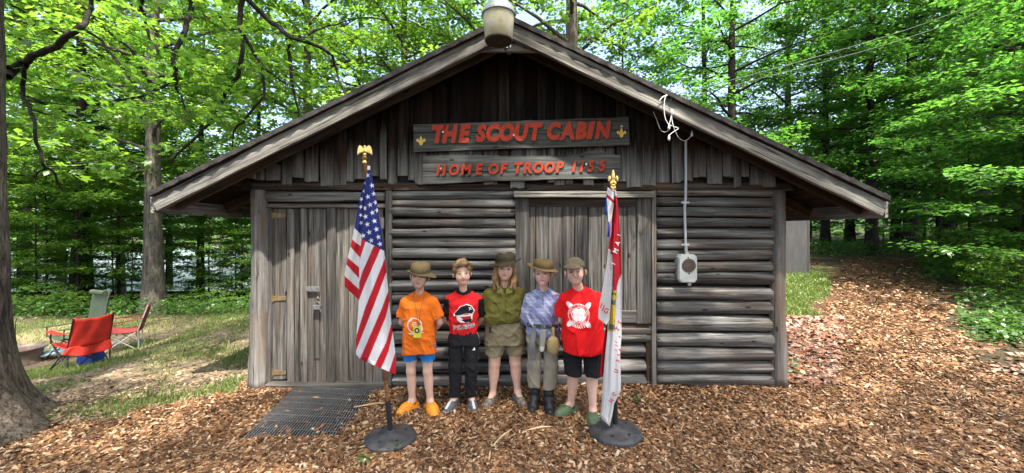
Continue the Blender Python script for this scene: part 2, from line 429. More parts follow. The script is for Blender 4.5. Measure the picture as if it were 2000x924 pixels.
def frames(n, tilt):
    """random frames: direction d, side s, normal nn"""
    a = RNG.uniform(0, 2*np.pi, n)
    nn = np.stack([RNG.normal(0, tilt, n), RNG.normal(0, tilt, n), np.ones(n)], 1); nn /= np.linalg.norm(nn, axis=1)[:, None]
    d = np.stack([np.cos(a), np.sin(a), np.zeros(n)], 1); d -= nn*(d*nn).sum(1)[:, None]; d /= np.linalg.norm(d, axis=1)[:, None]
    return d, np.cross(nn, d), nn

def strip_mesh(name, P0, d, s, nn, L, W, bend, mat, col):
    """each piece: two quads with a raised middle, ragged ends"""
    n = len(P0); j = lambda q: RNG.uniform(1-q, 1+q, n)[:, None]
    L = L[:, None]; W = W[:, None]; B = bend[:, None]
    c = P0
    V = np.stack([c - d*L*0.5*j(.25) - s*W*0.5*j(.5), c - d*L*0.5*j(.25) + s*W*0.5*j(.5),
                  c - s*W*0.5*j(.3) + nn*B, c + s*W*0.5*j(.3) + nn*B,
                  c + d*L*0.5*j(.25) - s*W*0.5*j(.6), c + d*L*0.5*j(.25) + s*W*0.5*j(.6)], 1).reshape(-1, 3)
    b = np.arange(n)[:, None]*6
    F = np.concatenate([b + np.array([[0, 2, 3, 1]]), b + np.array([[2, 4, 5, 3]])], 0)
    return np_mesh(name, V, F, mat, False, np.repeat(col, 6, 0))

def pick(pal, n, jit=0.18):
    c = np.array(pal)[RNG.integers(0, len(pal), n)]
    return np.clip(c*RNG.uniform(1-jit, 1+jit, (n, 1)), 0, 1)

CHIP = [(0.20,0.108,0.050), (0.25,0.147,0.074), (0.165,0.083,0.037), (0.095,0.047,0.022), (0.31,0.20,0.115), (0.13,0.066,0.030), (0.055,0.03,0.017), (0.36,0.26,0.17), (0.08,0.042,0.023), (0.15,0.075,0.033), (0.12,0.062,0.03)]
pts = scatter(215000, -6, 18, 2.2, 14.8, chip_zone, 2.1)
n = len(pts); d, s, nn = frames(n, 0.33)
z = ground_z(pts[:, 0], pts[:, 1]) + RNG.uniform(0.0, 0.022, n)
far = np.clip(pts[:, 1]/4.0, 1, 2.6)
L = np.clip(RNG.lognormal(np.log(0.026), 0.45, n), 0.012, 0.12)*far**0.6
W = np.clip(L*RNG.uniform(0.22, 0.55, n), 0.008, 0.024*far)
P0 = np.stack([pts[:, 0], pts[:, 1], z], 1)
me = strip_mesh('wood_chips', P0, d, s, nn, L, W, RNG.uniform(0, 0.005, n), M['chip'], pick(CHIP, n, 0.3)*np.array([1.24, 1.23, 1.26]))
tag(link('wood_chips', me), 'loose tan and brown wood chips over the yard and path', 'wood chips', kind='stuff')

DEAD = [(0.20,0.10,0.06), (0.27,0.16,0.11), (0.14,0.065,0.04), (0.34,0.24,0.18), (0.22,0.085,0.04), (0.10,0.055,0.04)]
def dz(X, Y): return litter_zone(X, Y) | ((RNG.uniform(0, 1, X.shape) < np.where(X > 0, .05, .0)) & ~mulch_zone(X, Y))
pts = scatter(15000, -12, 19, 3.0, 14, dz, 1.9)
n = len(pts); d, s, nn = frames(n, 0.3)
P0 = np.stack([pts[:, 0], pts[:, 1], ground_z(pts[:, 0], pts[:, 1]) + RNG.uniform(0.004, 0.03, n)], 1)
L = RNG.uniform(0.035, 0.085, n)
me = strip_mesh('dead_leaves', P0, d, s, nn, L, L*RNG.uniform(0.5, 0.8, n), RNG.uniform(-0.012, 0.015, n), M['deadleaf'], pick(DEAD, n, 0.3))
tag(link('dead_leaves', me), 'fallen reddish brown leaves beside the right cabin corner', 'dead leaves', kind='stuff')

YARD = [(0.16,0.115,0.075), (0.24,0.18,0.12), (0.10,0.068,0.045), (0.30,0.235,0.17), (0.20,0.12,0.075)]
pts = scatter(9000, -12, -2.6, 3.2, 11.2, lambda X, Y: grassL_zone(X, Y) & (RNG.uniform(0, 1, X.shape) < .25 + .75*sstep(.9, .0, np.abs(Y - 3.9 - .46*(X+4.1)))), 1.8)
n = len(pts); d, s, nn = frames(n, 0.3)
P0 = np.stack([pts[:, 0], pts[:, 1], ground_z(pts[:, 0], pts[:, 1]) + RNG.uniform(0.002, 0.012, n)], 1)
L = RNG.uniform(0.015, 0.05, n)
me = strip_mesh('yard_litter', P0, d, s, nn, L, L*RNG.uniform(0.3, 0.8, n), RNG.uniform(-0.004, 0.006, n), M['deadleaf'], pick(YARD, n, 0.3))
tag(link('yard_litter', me), 'small dry bits of leaf and bark on the trodden dirt at left', 'litter', kind='stuff')

def blades(name, pts, hmin, hmax, w, label):
    n = len(pts); a = RNG.uniform(0, 2*np.pi, n)
    X, Y = pts[:, 0], pts[:, 1]; z = ground_z(X, Y)
    h = RNG.uniform(hmin, hmax, n); lean = RNG.uniform(0.1, 0.9, n)*h
    la = RNG.uniform(0, 2*np.pi, n); ww = w*RNG.uniform(0.6, 1.4, n)*np.clip(Y/5, 1, 2)
    sx, sy = np.cos(a)*ww, np.sin(a)*ww
    lx, ly = np.cos(la)*lean, np.sin(la)*lean
    A = np.stack([X-sx, Y-sy, z-.005], 1); B = np.stack([X+sx, Y+sy, z-.005], 1)
    C = np.stack([X+sx*.8+lx*.4, Y+sy*.8+ly*.4, z+h*.6], 1); D = np.stack([X-sx*.8+lx*.4, Y-sy*.8+ly*.4, z+h*.6], 1)
    T = np.stack([X+lx, Y+ly, z+h], 1); T2 = T + np.stack([sx, sy, 0*sx], 1)*.25
    V = np.stack([A, B, C, D, T, T2], 1).reshape(-1, 3); b = np.arange(n)[:, None]*6
    F = np.concatenate([b+np.array([[0,1,2,3]]), b+np.array([[3,2,5,4]])], 0)
    col = np.repeat(RNG.uniform(0, 1, (n, 1)), 6, 0)*np.ones((1, 3))
    tag(link(name, np_mesh(name, V, F, M['grass'], False, col)), label, 'grass', kind='stuff')
gp = scatter(24000, -13, -2.4, 3.2, 11.5, lambda X, Y: grassL_zone(X, Y) & (.12 + .9*tuft(X, Y) > RNG.uniform(0, .9, X.shape)), 1.7)
blades('lawn_grass', gp, 0.02, 0.075, 0.004, 'thin trodden grass on the slope left of the cabin')
gp = scatter(22000, 3, 9, 6.9, 12.2, grassR_zone, 1.3)
blades('path_grass', gp, 0.03, 0.09, 0.006, 'bright green grass wedge beside the chip path')
# ---------------------------------------------------------------- trees
def tube_np(pts, rads, n=7, wob=0.0, seed=0):
    pts = np.asarray(pts, float); rads = np.asarray(rads, float)
    T = np.gradient(pts, axis=0); T /= np.linalg.norm(T, axis=1)[:, None] + 1e-9
    ref = np.array([1.0, 0, 0]) if abs(T[0, 0]) < 0.8 else np.array([0, 1.0, 0])
    U = ref - T*(T @ ref)[:, None]; U /= np.linalg.norm(U, axis=1)[:, None]
    W = np.cross(T, U); a = np.arange(n)*2*np.pi/n
    ring = U[:, None]*np.cos(a)[None, :, None] + W[:, None]*np.sin(a)[None, :, None]
    R = rads[:, None, None]*np.ones((1, n, 1))
    V = pts[:, None] + ring*R
    if wob: V = V + ring*R*wob*nz(V[..., 0], V[..., 1], V[..., 2]*0.4, 9.0, seed % 11)[..., None]
    i = np.arange(len(pts)-1)[:, None]*n; k = np.arange(n)[None]
    F = np.stack([i+k, i+(k+1) % n, i+n+(k+1) % n, i+n+k], -1).reshape(-1, 4)
    return V.reshape(-1, 3), F

class Acc:
    def __init__(s): s.V = []; s.F = []; s.n = 0
    def add(s, V, F): s.V.append(V); s.F.append(F + s.n); s.n += len(V)
    def mesh(s, name, mat, smooth=True): return np_mesh(name, np.concatenate(s.V), np.concatenate(s.F), mat, smooth)

def unit(v): return v/(np.linalg.norm(v, axis=-1, keepdims=True) + 1e-9)

def leaves_on(segs, dl, size, rng, flat=0.35, lobed=False, droop=0.25, spread=0.06, mat=None, name='crown'):
    """segs (n,2,3): twigs; leaves set along both sides of each twig, lying flat-ish"""
    A, B = segs[:, 0], segs[:, 1]; ln = np.linalg.norm(B-A, axis=1)
    cnt = np.maximum(2, (ln/dl).astype(int)); idx = np.repeat(np.arange(len(A)), cnt)
    n = len(idx); u = rng.uniform(0, 1.05, n)
    d = unit(B-A)[idx]
    c = A[idx] + (B-A)[idx]*u[:, None]
    up = unit(np.stack([rng.normal(0, flat, n), rng.normal(0, flat, n), np.ones(n)], 1))
    side = unit(np.cross(up, d))*np.where(rng.uniform(0, 1, n) < .5, 1, -1)[:, None]
    out = unit(side + d*rng.uniform(0.1, 1.0, n)[:, None] - np.array([0, 0, 1])*droop*rng.uniform(0, 1.6, n)[:, None])
    out = unit(out - up*(out*up).sum(1)[:, None]*0.5)
    w = unit(np.cross(up, out)); nn = np.cross(out, w)
    c = c + out*spread*rng.uniform(0.3, 1.2, n)[:, None] + rng.normal(0, spread*.5, (n, 3))
    l = (size*rng.uniform(0.65, 1.25, n))[:, None]
    key = rng.uniform(0, 1, n)
    if not lobed:
        V = np.stack([c, c + out*l*.5 + w*l*.36 + nn*l*.06, c + out*l - nn*l*.12, c + out*l*.5 - w*l*.36 + nn*l*.06], 1).reshape(-1, 3)
        b = np.arange(n)[:, None]*4; F = b + np.array([[0, 1, 2, 3]]); k = 4
    else:
        ang = np.radians([0, 62, 128]); tips = [(0, 1.0), (52, .82), (-52, .82), (112, .5), (-112, .5)]
        order = sorted(tips, key=lambda q: q[0])
        ctr = c + out*l*.38
        vs_ = [ctr]
        for q, (a_, r_) in enumerate(order):
            for aa, rr in ((a_-26 if q else a_-40, .30), (a_, r_*.68)):
                aa = math.radians(aa)
                vs_.append(ctr + (out*math.cos(aa) + w*math.sin(aa))*l*rr - nn*l*0.14*rr)
        aa = math.radians(order[-1][0]+40); vs_.append(ctr + (out*math.cos(aa) + w*math.sin(aa))*l*.3)
        V = np.stack(vs_, 1).reshape(-1, 3); k = len(vs_)
        b = np.arange(n)[:, None]*k
        F = np.concatenate([b + np.array([[0, 1+2*q, 2+2*q, 3+2*q]]) for q in range(5)], 0)
    col = np.repeat(key[:, None], k, 0)*np.ones((1, 3))
    return np_mesh(name, V, F, mat, False, col)

def tree_proto(seed, H, r0, base, R, nb, leaf, dl, mat_bark, mat_leaf, top=1.0, rise=0.5, twigs=9, lean=0.0, flat=0.35, bshape=0.5, trunk_sides=9):
    rng = np.random.default_rng(seed); acc = Acc()
    k = 14; zt = np.linspace(-0.3, H, k)
    tx = np.cumsum(rng.normal(0, 0.02*H/10, k))*np.linspace(0, 1, k) + lean*np.linspace(0, 1, k)*H; ty = np.cumsum(rng.normal(0, 0.02*H/10, k))*np.linspace(0, 1, k)
    tp = np.stack([tx, ty, zt], 1); tr = r0*(1 - 0.82*np.linspace(0, 1, k)**0.9); tr[0] *= 1.45; tr[1] *= 1.1
    acc.add(*tube_np(tp, tr, trunk_sides, 0.06, seed))
    segs = []
    for i in range(nb):
        f = (i + rng.uniform(0, 1))/nb; z = base + (H*0.97-base)*f
        az = i*2.399 + rng.normal(0, .3)
        Ln = R*(0.35 + 0.65*math.sin(math.pi*min(1, (0.18 + f*0.85)))**bshape)*rng.uniform(.75, 1.15)*(1 if f < .8 else (1.25-f)*2.2*top)
        o = np.array([np.interp(z, zt, tx), np.interp(z, zt, ty), z]); h = np.array([math.cos(az), math.sin(az), 0])
        m = 6; s = np.linspace(0, 1, m)
        el = rise*(0.5 + f)*rng.uniform(.6, 1.3)
        bp = o + h*(s*Ln)[:, None] + np.array([0, 0, 1])*(Ln*el*(s - 0.75*s*s))[:, None] + rng.normal(0, .03*Ln, (m, 3))*s[:, None]
        br = max(0.008, r0*0.30*(Ln/R)*(1-0.5*f))*(1-0.85*s)
        acc.add(*tube_np(bp, br, 5))
        for q in range(twigs):
            s0 = rng.uniform(.22, 1.0) if q else 0.98
            p = np.array([np.interp(s0, s, bp[:, c]) for c in range(3)])
            sg = 1 if q % 2 else -1
            ta = az + sg*rng.uniform(.45, 1.15)*(0.3 if q == 0 else 1)
            tl = Ln*rng.uniform(.22, .42)*(1.15-.5*s0)
            e = p + np.array([math.cos(ta)*tl, math.sin(ta)*tl, tl*rng.uniform(-.25, .2)])
            segs.append((p, e))
            for w in range(2):
                s1 = rng.uniform(.25, .9); p2 = p + (e-p)*s1; tb = ta + (1 if w else -1)*rng.uniform(.5, 1.0)
                segs.append((p2, p2 + np.array([math.cos(tb), math.sin(tb), rng.uniform(-.3, .15)])*tl*rng.uniform(.35, .6)))
    segs = np.array(segs)
    # thin twigs
    for a_, b_ in segs[::2]:
        acc.add(*tube_np(np.stack([a_, b_]), [max(.004, r0*.02), .002], 3))
    tm = acc.mesh('trunk', mat_bark)
    cm = leaves_on(segs, dl, leaf, rng, flat, mat=mat_leaf, spread=leaf*.6)
    return tm, cm

PROTO = {
 'tall_a': tree_proto(11, 19, 0.27, 4.2, 4.6, 42, 0.175, 0.045, M['bark'], M['leaf'], twigs=10),
 'tall_b': tree_proto(12, 17, 0.20, 3.2, 4.0, 40, 0.17, 0.045, M['bark_dark'], M['leaf'], twigs=10, lean=0.02),
 'tall_c': tree_proto(13, 18, 0.24, 3.0, 4.3, 42, 0.17, 0.048, M['bark_dark'], M['leaf_deep'], twigs=10, rise=.35),
 'tall_p': tree_proto(14, 18, 0.34, 6.0, 4.4, 34, 0.17, 0.055, M['bark_pale'], M['leaf'], twigs=9),
 'tall_d': tree_proto(15, 18, 0.44, 5.0, 4.2, 34, 0.17, 0.055, M['bark_dark'], M['leaf_deep'], twigs=9),
 'sap_a': tree_proto(21, 6.5, 0.045, 0.9, 2.1, 30, 0.12, 0.034, M['bark_dark'], M['leaf'], rise=.35, twigs=8, flat=.28),
 'sap_b': tree_proto(22, 5.0, 0.035, 0.6, 1.8, 26, 0.115, 0.034, M['bark_dark'], M['leaf_deep'], rise=.25, twigs=8, flat=.25),
 'sap_c': tree_proto(23, 8.5, 0.06, 1.6, 2.5, 34, 0.13, 0.036, M['bark_dark'], M['leaf_deep'], rise=.3, twigs=8, flat=.25),
 'shrub': tree_proto(24, 1.5, 0.015, 0.12, 1.0, 20, 0.085, 0.034, M['bark_dark'], M['leaf'], rise=.6, twigs=6, flat=.4, trunk_sides=5),
}
def plant(kind, name, X, Y, label, cat, group=None, sc=1.0, rz=None, zoff=0.0, scz=None):
    e = empty(name, (X, Y, float(ground_z(X, Y)) + zoff), label, cat, group)
    e.rotation_euler = (0, 0, RNG.uniform(0, 6.28) if rz is None else rz); e.scale = (sc, sc, scz or sc)
    tm, cm = PROTO[kind]
    for nm, me in (('trunk', tm), ('crown', cm)):
        o = bpy.data.objects.new(nm, me); COL.objects.link(o); o.parent = e
    return e
def at(px, Y): return (px-VPX)/FPX*Y

# trunks one can tell apart
plant('tall_a', 'forest_tree', at(300, 12.3), 12.3, 'thick grey trunk with a sunlit patch just left of the cabin eave', 'tree', sc=1.0)
plant('tall_b', 'forest_tree', at(146, 14.5), 14.5, 'left stem of the close pair of trunks behind the camp chairs', 'tree', sc=1.0, rz=1.0)
plant('tall_b', 'forest_tree', at(170, 14.9), 14.9, 'right stem of the close pair of trunks behind the camp chairs', 'tree', sc=1.05, rz=3.0)
plant('sap_c', 'slender_tree', at(232, 16), 16.0, 'slender forking dark stem between the trunk pair and the thick grey trunk', 'tree', sc=1.1)
plant('tall_p', 'forest_tree', at(1118, 13.2), 13.2, 'pale thick trunk rising behind the roof peak, right of the lamp', 'tree', sc=1.0, rz=0.6)
plant('sap_c', 'slender_tree', at(1218, 15.5), 15.5, 'slim sparse tree against bright sky above the right roof slope', 'tree', sc=1.25, zoff=1.5)
plant('tall_c', 'forest_tree', at(1702, 15.5), 15.5, 'dark slim trunk standing just right of the eave end beyond the path', 'tree', sc=0.85, rz=2.2)
plant('tall_c', 'forest_tree', at(1612, 19), 19.0, 'thin dark trunk seen over the right roof end, left of the eave tip', 'tree', sc=0.85, rz=0.4)
plant('tall_c', 'forest_tree', at(1778, 17), 17.0, 'dark trunk in deep shade behind the far end of the path', 'tree', sc=1.05, rz=4.0)
plant('tall_d', 'forest_tree', at(2000, 11.5), 11.5, 'massive dark trunk at the right edge behind leafy sprays', 'tree', sc=1.0, rz=5.0)
plant('tall_c', 'forest_tree', at(1912, 14.5), 14.5, 'shaded trunk left of the massive dark trunk at the right edge', 'tree', sc=1.1, rz=1.4)
# the wood behind, none of which stands out
WLS = ((50, 20, 'tall_a', 1), (235, 24, 'tall_a', .95), (390, 19, 'tall_b', .95), (500, 18.5, 'tall_b', .9), (-130, 15, 'tall_a', 1), (-60, 23, 'tall_b', 1), (120, 27, 'tall_a', 1.1), (330, 27, 'tall_b', 1.1))
for px, Y, k, sc in WLS:
    ORD = 'leftmost second third fourth fifth sixth seventh eighth ninth'.split(); wl_ = sorted(q[0] for q in WLS); plant(k, 'forest_tree', at(px, Y), Y, ('leafy tree in the left wood, %s of its background row from the left' if px > wl_[0] else 'leafy tree in the left wood, %s of its background row') % ORD[wl_.index(px)], 'tree', 'trees in the left wood', sc)
WBS = ((600, 15, 'tall_a', .95), (690, 20, 'tall_b', 1.05), (790, 16, 'tall_a', .95), (880, 22, 'tall_b', 1.1), (960, 17.5, 'tall_a', 1), (1375, 19, 'tall_c', .9), (1430, 16, 'tall_c', .95))
for px, Y, k, sc in WBS:
    wl_ = sorted(q[0] for q in WBS); plant(k, 'forest_tree', at(px, Y), Y, ('tall leafy tree whose crown shows above the roofline, %s from the left' if px > wl_[0] else 'tall leafy tree whose crown shows above the roofline, %s of them') % ORD[wl_.index(px)], 'tree', 'trees behind the cabin', sc)
WRS = ((1540, 22, 'tall_a', 1), (1660, 25, 'tall_c', 1.05), (1750, 23, 'tall_c', 1), (1850, 21, 'tall_c', 1.1), (1980, 19, 'tall_c', 1.0))
for px, Y, k, sc in WRS:
    wl_ = sorted(q[0] for q in WRS); plant(k, 'forest_tree', at(px, Y), Y, ('shaded tree beyond the path end, %s from the left in the background row' if px > wl_[0] else 'shaded tree beyond the path end, %s in the background row') % ORD[wl_.index(px)], 'tree', 'trees in the right wood', sc)
SL = 'thin leafy sapling in the undergrowth between the grass slope and the lake'
SR = 'thin leafy sapling in the dark undergrowth right of the path'
SB = 'thin leafy sapling behind the end of the chip path'
for i in range(28):
    Y = RNG.uniform(12.5, 20.5); X = -RNG.uniform(0.50, 1.55)*Y
    if -0.62*Y > X > -0.95*Y and Y < 12.2: Y += 2
    plant(('sap_a', 'sap_b', 'sap_a')[i % 3], 'sapling', X, Y, SL, 'sapling', 'saplings of the left undergrowth', RNG.uniform(.7, 1.15))
for i in range(11):
    Y = RNG.uniform(8.5, 18); X = float(path_right(Y)) + RNG.uniform(1.6, 5.0)
    plant(('sap_b', 'sap_b', 'sap_c')[i % 3], 'sapling', X, Y, SR, 'sapling', 'saplings right of the path', RNG.uniform(.75, 1.2))
for px, Y, k, sc, lb in ((2000, 8.8, 'sap_c', .85, 'broad leafy sapling whose sprays hang over the path at the right edge'), (1895, 10.8, 'sap_b', 1.15, 'bright leafed sapling on the bank left of the massive dark trunk'), (2060, 7.4, 'sap_b', 1.1, 'sapling reaching in from beyond the right edge'), (1835, 13.5, 'sap_c', .9, 'sapling in front of the dark trunk where the path bends')):
    plant(k, 'sapling', at(px, Y), Y, lb, 'sapling', 'saplings right of the path', sc)
for i in range(16):
    Y = RNG.uniform(16.5, 25); X = RNG.uniform(0.70, 1.25)*Y
    plant(('sap_b', 'sap_c')[i % 2], 'sapling', X, Y, SB, 'sapling', 'saplings at the path end', RNG.uniform(.8, 1.2))
for i in range(18):
    Y = RNG.uniform(11.2, 14.5); X = -RNG.uniform(0.58, 1.5)*Y
    plant('shrub', 'shrub', X, Y, 'low leafy shrub along the far edge of the grass slope', 'shrub', 'shrubs along the grass edge', RNG.uniform(.35, .65))
for i in range(30):
    Y = RNG.uniform(7.5, 15.5); X = float(path_right(Y)) + RNG.uniform(0.9, 2.8)
    plant('shrub', 'shrub', X, Y, 'low leafy shrub on the bank right of the path', 'shrub', 'shrubs right of the path', RNG.uniform(.35, .8))
# canopy over the yard, out of the picture behind the camera: casts the dappled shade
for X, Y, k, sc in ((4.6, -4.4, 'tall_a', 1.0), (-3.9, -4.6, 'tall_b', .95), (0.9, -4.0, 'tall_c', .92), (1.8, -9.0, 'tall_a', 1.05)):
    plant(k, 'yard_tree', X, Y, 'tall leafy tree standing in the yard behind the viewer', 'tree', 'trees behind the viewer', sc)

# ground cover on the right bank
def gc_zone(X, Y): return (X > path_right(Y) - 0.1 + 0.35*nz(X, Y, 0, 2.0)) & (0.35 + nz(X, Y, 0, 1.1, 4) > RNG.uniform(-.4, .9, X.shape))
def gc2(X, Y): return (X > 8) & (Y > 14.2) & (X < path_right(Y) + 1)
def gc3(X, Y): return (X < -3) & (Y > 10.6) & (Y < 16)
gp = np.concatenate([scatter(8000, 5, 26, 5.6, 17, gc_zone, 1.3), scatter(5000, 8, 26, 14.2, 20, gc2, 1.2), scatter(6000, -22, -3, 10.6, 16, gc3, 1.2)])
n = len(gp); h = RNG.uniform(0.03, 0.42, n)*np.clip((gp[:, 1]-3)/7, .35, 1.4)
q = np.stack([gp[:, 0], gp[:, 1], ground_z(gp[:, 0], gp[:, 1]) + h], 1)
a = RNG.uniform(0, 6.28, n); e = q + np.stack([np.cos(a), np.sin(a), RNG.uniform(-.5, .2, n)], 1)*0.12
me = leaves_on(np.stack([q, e], 1), 0.05, 0.085, np.random.default_rng(3), .35, mat=M['leaf_low'], name='ground_cover', spread=.05)
tag(link('ground_cover', me), 'low green plants covering the bank beside the chip path', 'ground cover', kind='stuff')

# the distant wood that reads as one mass of leaves
rng = np.random.default_rng(5); n = 22000
az = rng.uniform(-1.05, 1.05, n); D = rng.uniform(34, 62, n); D = np.where(az < -0.05, D+rng.uniform(10, 45, n)*(rng.uniform(0, 1, n) < .55), D)
hh = rng.uniform(0, 1, n)**1.3*(11 + 4*nz(az*14, D*.1, 0, 1.0))
X = D*np.sin(az); Y = D*np.cos(az)
q = np.stack([X, Y, ground_z(X, Y) + hh + .3], 1); k = (nz(q[:, 0], q[:, 1], q[:, 2]*1.6, .8) > -.35) & ~((X < 0) & (Y > 20) & (Y < 92) & (D < 62) & (hh < 3.0)); q = q[k]
a = rng.uniform(0, 6.28, len(q)); e = q + np.stack([np.cos(a), np.sin(a), rng.uniform(-.4, .3, len(q))], 1)*1.0
me = leaves_on(np.stack([q, e], 1), 0.3, 0.55, rng, .4, mat=M['leaf_deep'], name='distant_wood', spread=.5)
tag(link('distant_wood', me), 'distant mass of green woodland closing the view', 'woodland', kind='stuff')
# ---------------------------------------------------------------- the log cabin
YW = 4.25                                     # front face of the log wall
def frame_mat(A, X, Z):
    X = Vector(X).normalized(); Z = Vector(Z).normalized(); Z = (Z - X*Z.dot(X)).normalized(); Yv = Z.cross(X)
    m = Matrix.Identity(4)
    for i, c in enumerate((X, Yv, Z)):
        for r in range(3): m[r][i] = c[r]
    m.translation = Vector(A); return m

def plank(name, A, B, w, t, nrm, mat, parent, segs=5, warp=0.004, taper=0.0, rag=0.0, round_=0.0):
    """sawn board from A to B (middle of its back face), w wide, t thick, facing nrm"""
    A = Vector(A); B = Vector(B); L = (B-A).length; V = []; F = []
    so = random.uniform(0, 100); c = min(0.006, w*.1)
    prof = [(-.5, 0, 0, 0), (-.5, 0, .75, 0), (-.5, c, 1, 0), (-.17, 0, 1, round_), (.17, 0, 1, round_), (.5, -c, 1, 0), (.5, 0, .75, 0), (.5, 0, 0, 0)]
    k = len(prof)
    for i in range(segs+1):
        s = i/segs; x = s*L
        for j, (py, cy, pz, rz) in enumerate(prof):
            wx = x
            if rag and i in (0, segs): wx += random.uniform(-rag, rag)
            ww = w*(1 - taper*s)
            n1 = mnoise.noise((x*2.1+so, j*.35, 3.3)); n2 = mnoise.noise((x*1.3+so, 9.1, j*.2))
            V.append((wx, py*ww + cy + warp*n1*1.5, pz*t + rz + (warp*n2 if pz > .5 else 0)))
    for i in range(segs):
        for j in range(k):
            a = i*k + j; b = i*k + (j+1) % k
            F.append((a, a+k, b+k, b))
    F.append(tuple(range(k))); F.append(tuple(reversed(range(segs*k, segs*k+k))))
    me = bpy.data.meshes.new(name); me.from_pydata(V, [], F); me.materials.append(mat); me.update()
    o = bpy.data.objects.new(name, me); COL.objects.link(o)
    o.matrix_basis = frame_mat(A, B-A, nrm)
    return attach(o, parent)

def log(name, A, B, r, mat, parent, n=14, segs=16, rough=0.14, r2=None, flat=1.0):
    A = Vector(A); B = Vector(B); L = (B-A).length; V = []; F = []; so = random.uniform(0, 200)
    r2 = r2 or r
    for i in range(segs+1):
        s = i/segs; x = s*L; bx = mnoise.noise((x*.9+so, 1, 0))*r*.10; bz = mnoise.noise((x*.9+so, 5, 7))*r*.12
        for k in range(n):
            a = 2*math.pi*k/n
            rr = (r + (r2-r)*s)*(1 + rough*mnoise.noise((x*2.3+so, math.cos(a)*1.2, math.sin(a)*1.2)) + rough*.5*mnoise.noise((x*7+so, math.cos(a)*3, math.sin(a)*3)))
            V.append((x, math.cos(a)*rr + bx, math.sin(a)*rr*flat + bz))
    for i in range(segs):
        for k in range(n):
            F.append((i*n+k, i*n+(k+1) % n, (i+1)*n+(k+1) % n, (i+1)*n+k))
    F.append(tuple(reversed(range(n)))); F.append(tuple(range(segs*n, segs*n+n)))
    me = bpy.data.meshes.new(name); me.from_pydata(V, [], F); me.materials.append(mat)
    me.polygons.foreach_set('use_smooth', [True]*len(me.polygons)); me.update()
    o = bpy.data.objects.new(name, me); COL.objects.link(o)
    o.matrix_basis = frame_mat(A, B-A, (0, 0, 1))
    return attach(o, parent)

FRONT = Vector((0, -1, 0))
def vplank(name, x0, x1, y0, y1, Yf, t, mat, parent, **kw):
    """upright board between photo columns x0..x1 and rows y0 (top)..y1 (bottom), front face at depth Yf; runs bottom to top"""
    a = P((x0+x1)/2, y1, Yf); b = P((x0+x1)/2, y0, Yf)
    return plank(name, a + Vector((0, t, 0)), b + Vector((0, t, 0)), (x1-x0)/FPX*Yf, t, FRONT, mat, parent, **kw)
def hplank(name, x0, x1, y0, y1, Yf, t, mat, parent, **kw):
    a = P(x0, (y0+y1)/2, Yf); b = P(x1, (y0+y1)/2, Yf)
    return plank(name, a + Vector((0, t, 0)), b + Vector((0, t, 0)), (y1-y0)/FPX*Yf, t, FRONT, mat, parent, **kw)

cabin = empty('log_cabin', (0, 4.3, 0), 'weathered grey log cabin with a low gable roof and plank door', 'cabin')
YB = 9.4                                        # back of the cabin
XL, XR = P(486, 0, YW).x, P(1538, 0, YW).x
# roof lines
YF = 3.8
pk = P(992, 31, YF); le = P(300, 374, YF); re = P(1729, 383, YF)
SL_, SR_ = (pk.z-le.z)/(pk.x-le.x), (pk.z-re.z)/(re.x-pk.x)
def roof_top(X): return pk.z - (SL_*(pk.x-X) if X < pk.x else SR_*(X-pk.x))
TRIM, FB = 0.055, 0.155                         # shingle edge and rake board, measured upright

roof = MB()
for e, nm in ((le, 0), (re, 1)):
    K = 46; V = []; F = []
    for i in range(K+1):
        s = i/K; X = pk.x + (e.x-pk.x)*s*1.004; Z = pk.z + (e.z-pk.z)*s
        j = 0.010*mnoise.noise((i*.8, nm*9, 0)) + (0.006 if i % 2 else -0.004)
        V += [(X, YF-.035+j, Z-TRIM*.9), (X, YF-.035+j*1.5, Z+j*.6), (X, YB+.5, Z), (X, YB+.5, Z-TRIM*.9)]
    for i in range(K):
        for q in range(4):
            a = i*4+q; b = i*4+(q+1) % 4
            F.append((a, b, b+4, a+4) if nm == 0 else (a, a+4, b+4, b))
    F.append((K*4, K*4+1, K*4+2, K*4+3)); 
    roof.add(V, F)
rf = roof.build('roof', M['shingle'], cabin)
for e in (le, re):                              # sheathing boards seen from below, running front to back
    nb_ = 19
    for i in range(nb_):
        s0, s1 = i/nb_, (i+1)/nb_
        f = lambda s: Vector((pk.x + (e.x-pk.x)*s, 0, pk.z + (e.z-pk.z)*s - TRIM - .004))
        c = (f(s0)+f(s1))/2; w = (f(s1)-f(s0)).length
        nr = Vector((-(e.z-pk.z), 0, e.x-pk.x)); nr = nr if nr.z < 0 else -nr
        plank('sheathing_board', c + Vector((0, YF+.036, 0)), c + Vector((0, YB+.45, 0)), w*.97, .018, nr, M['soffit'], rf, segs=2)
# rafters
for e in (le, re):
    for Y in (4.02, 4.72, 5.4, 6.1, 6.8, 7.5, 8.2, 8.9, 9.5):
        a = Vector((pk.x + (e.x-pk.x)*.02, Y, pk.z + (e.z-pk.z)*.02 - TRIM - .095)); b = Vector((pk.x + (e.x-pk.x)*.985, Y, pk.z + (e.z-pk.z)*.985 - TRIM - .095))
        plank('rafter', a, b, .12, .045, FRONT, M['beam'], rf, segs=3)
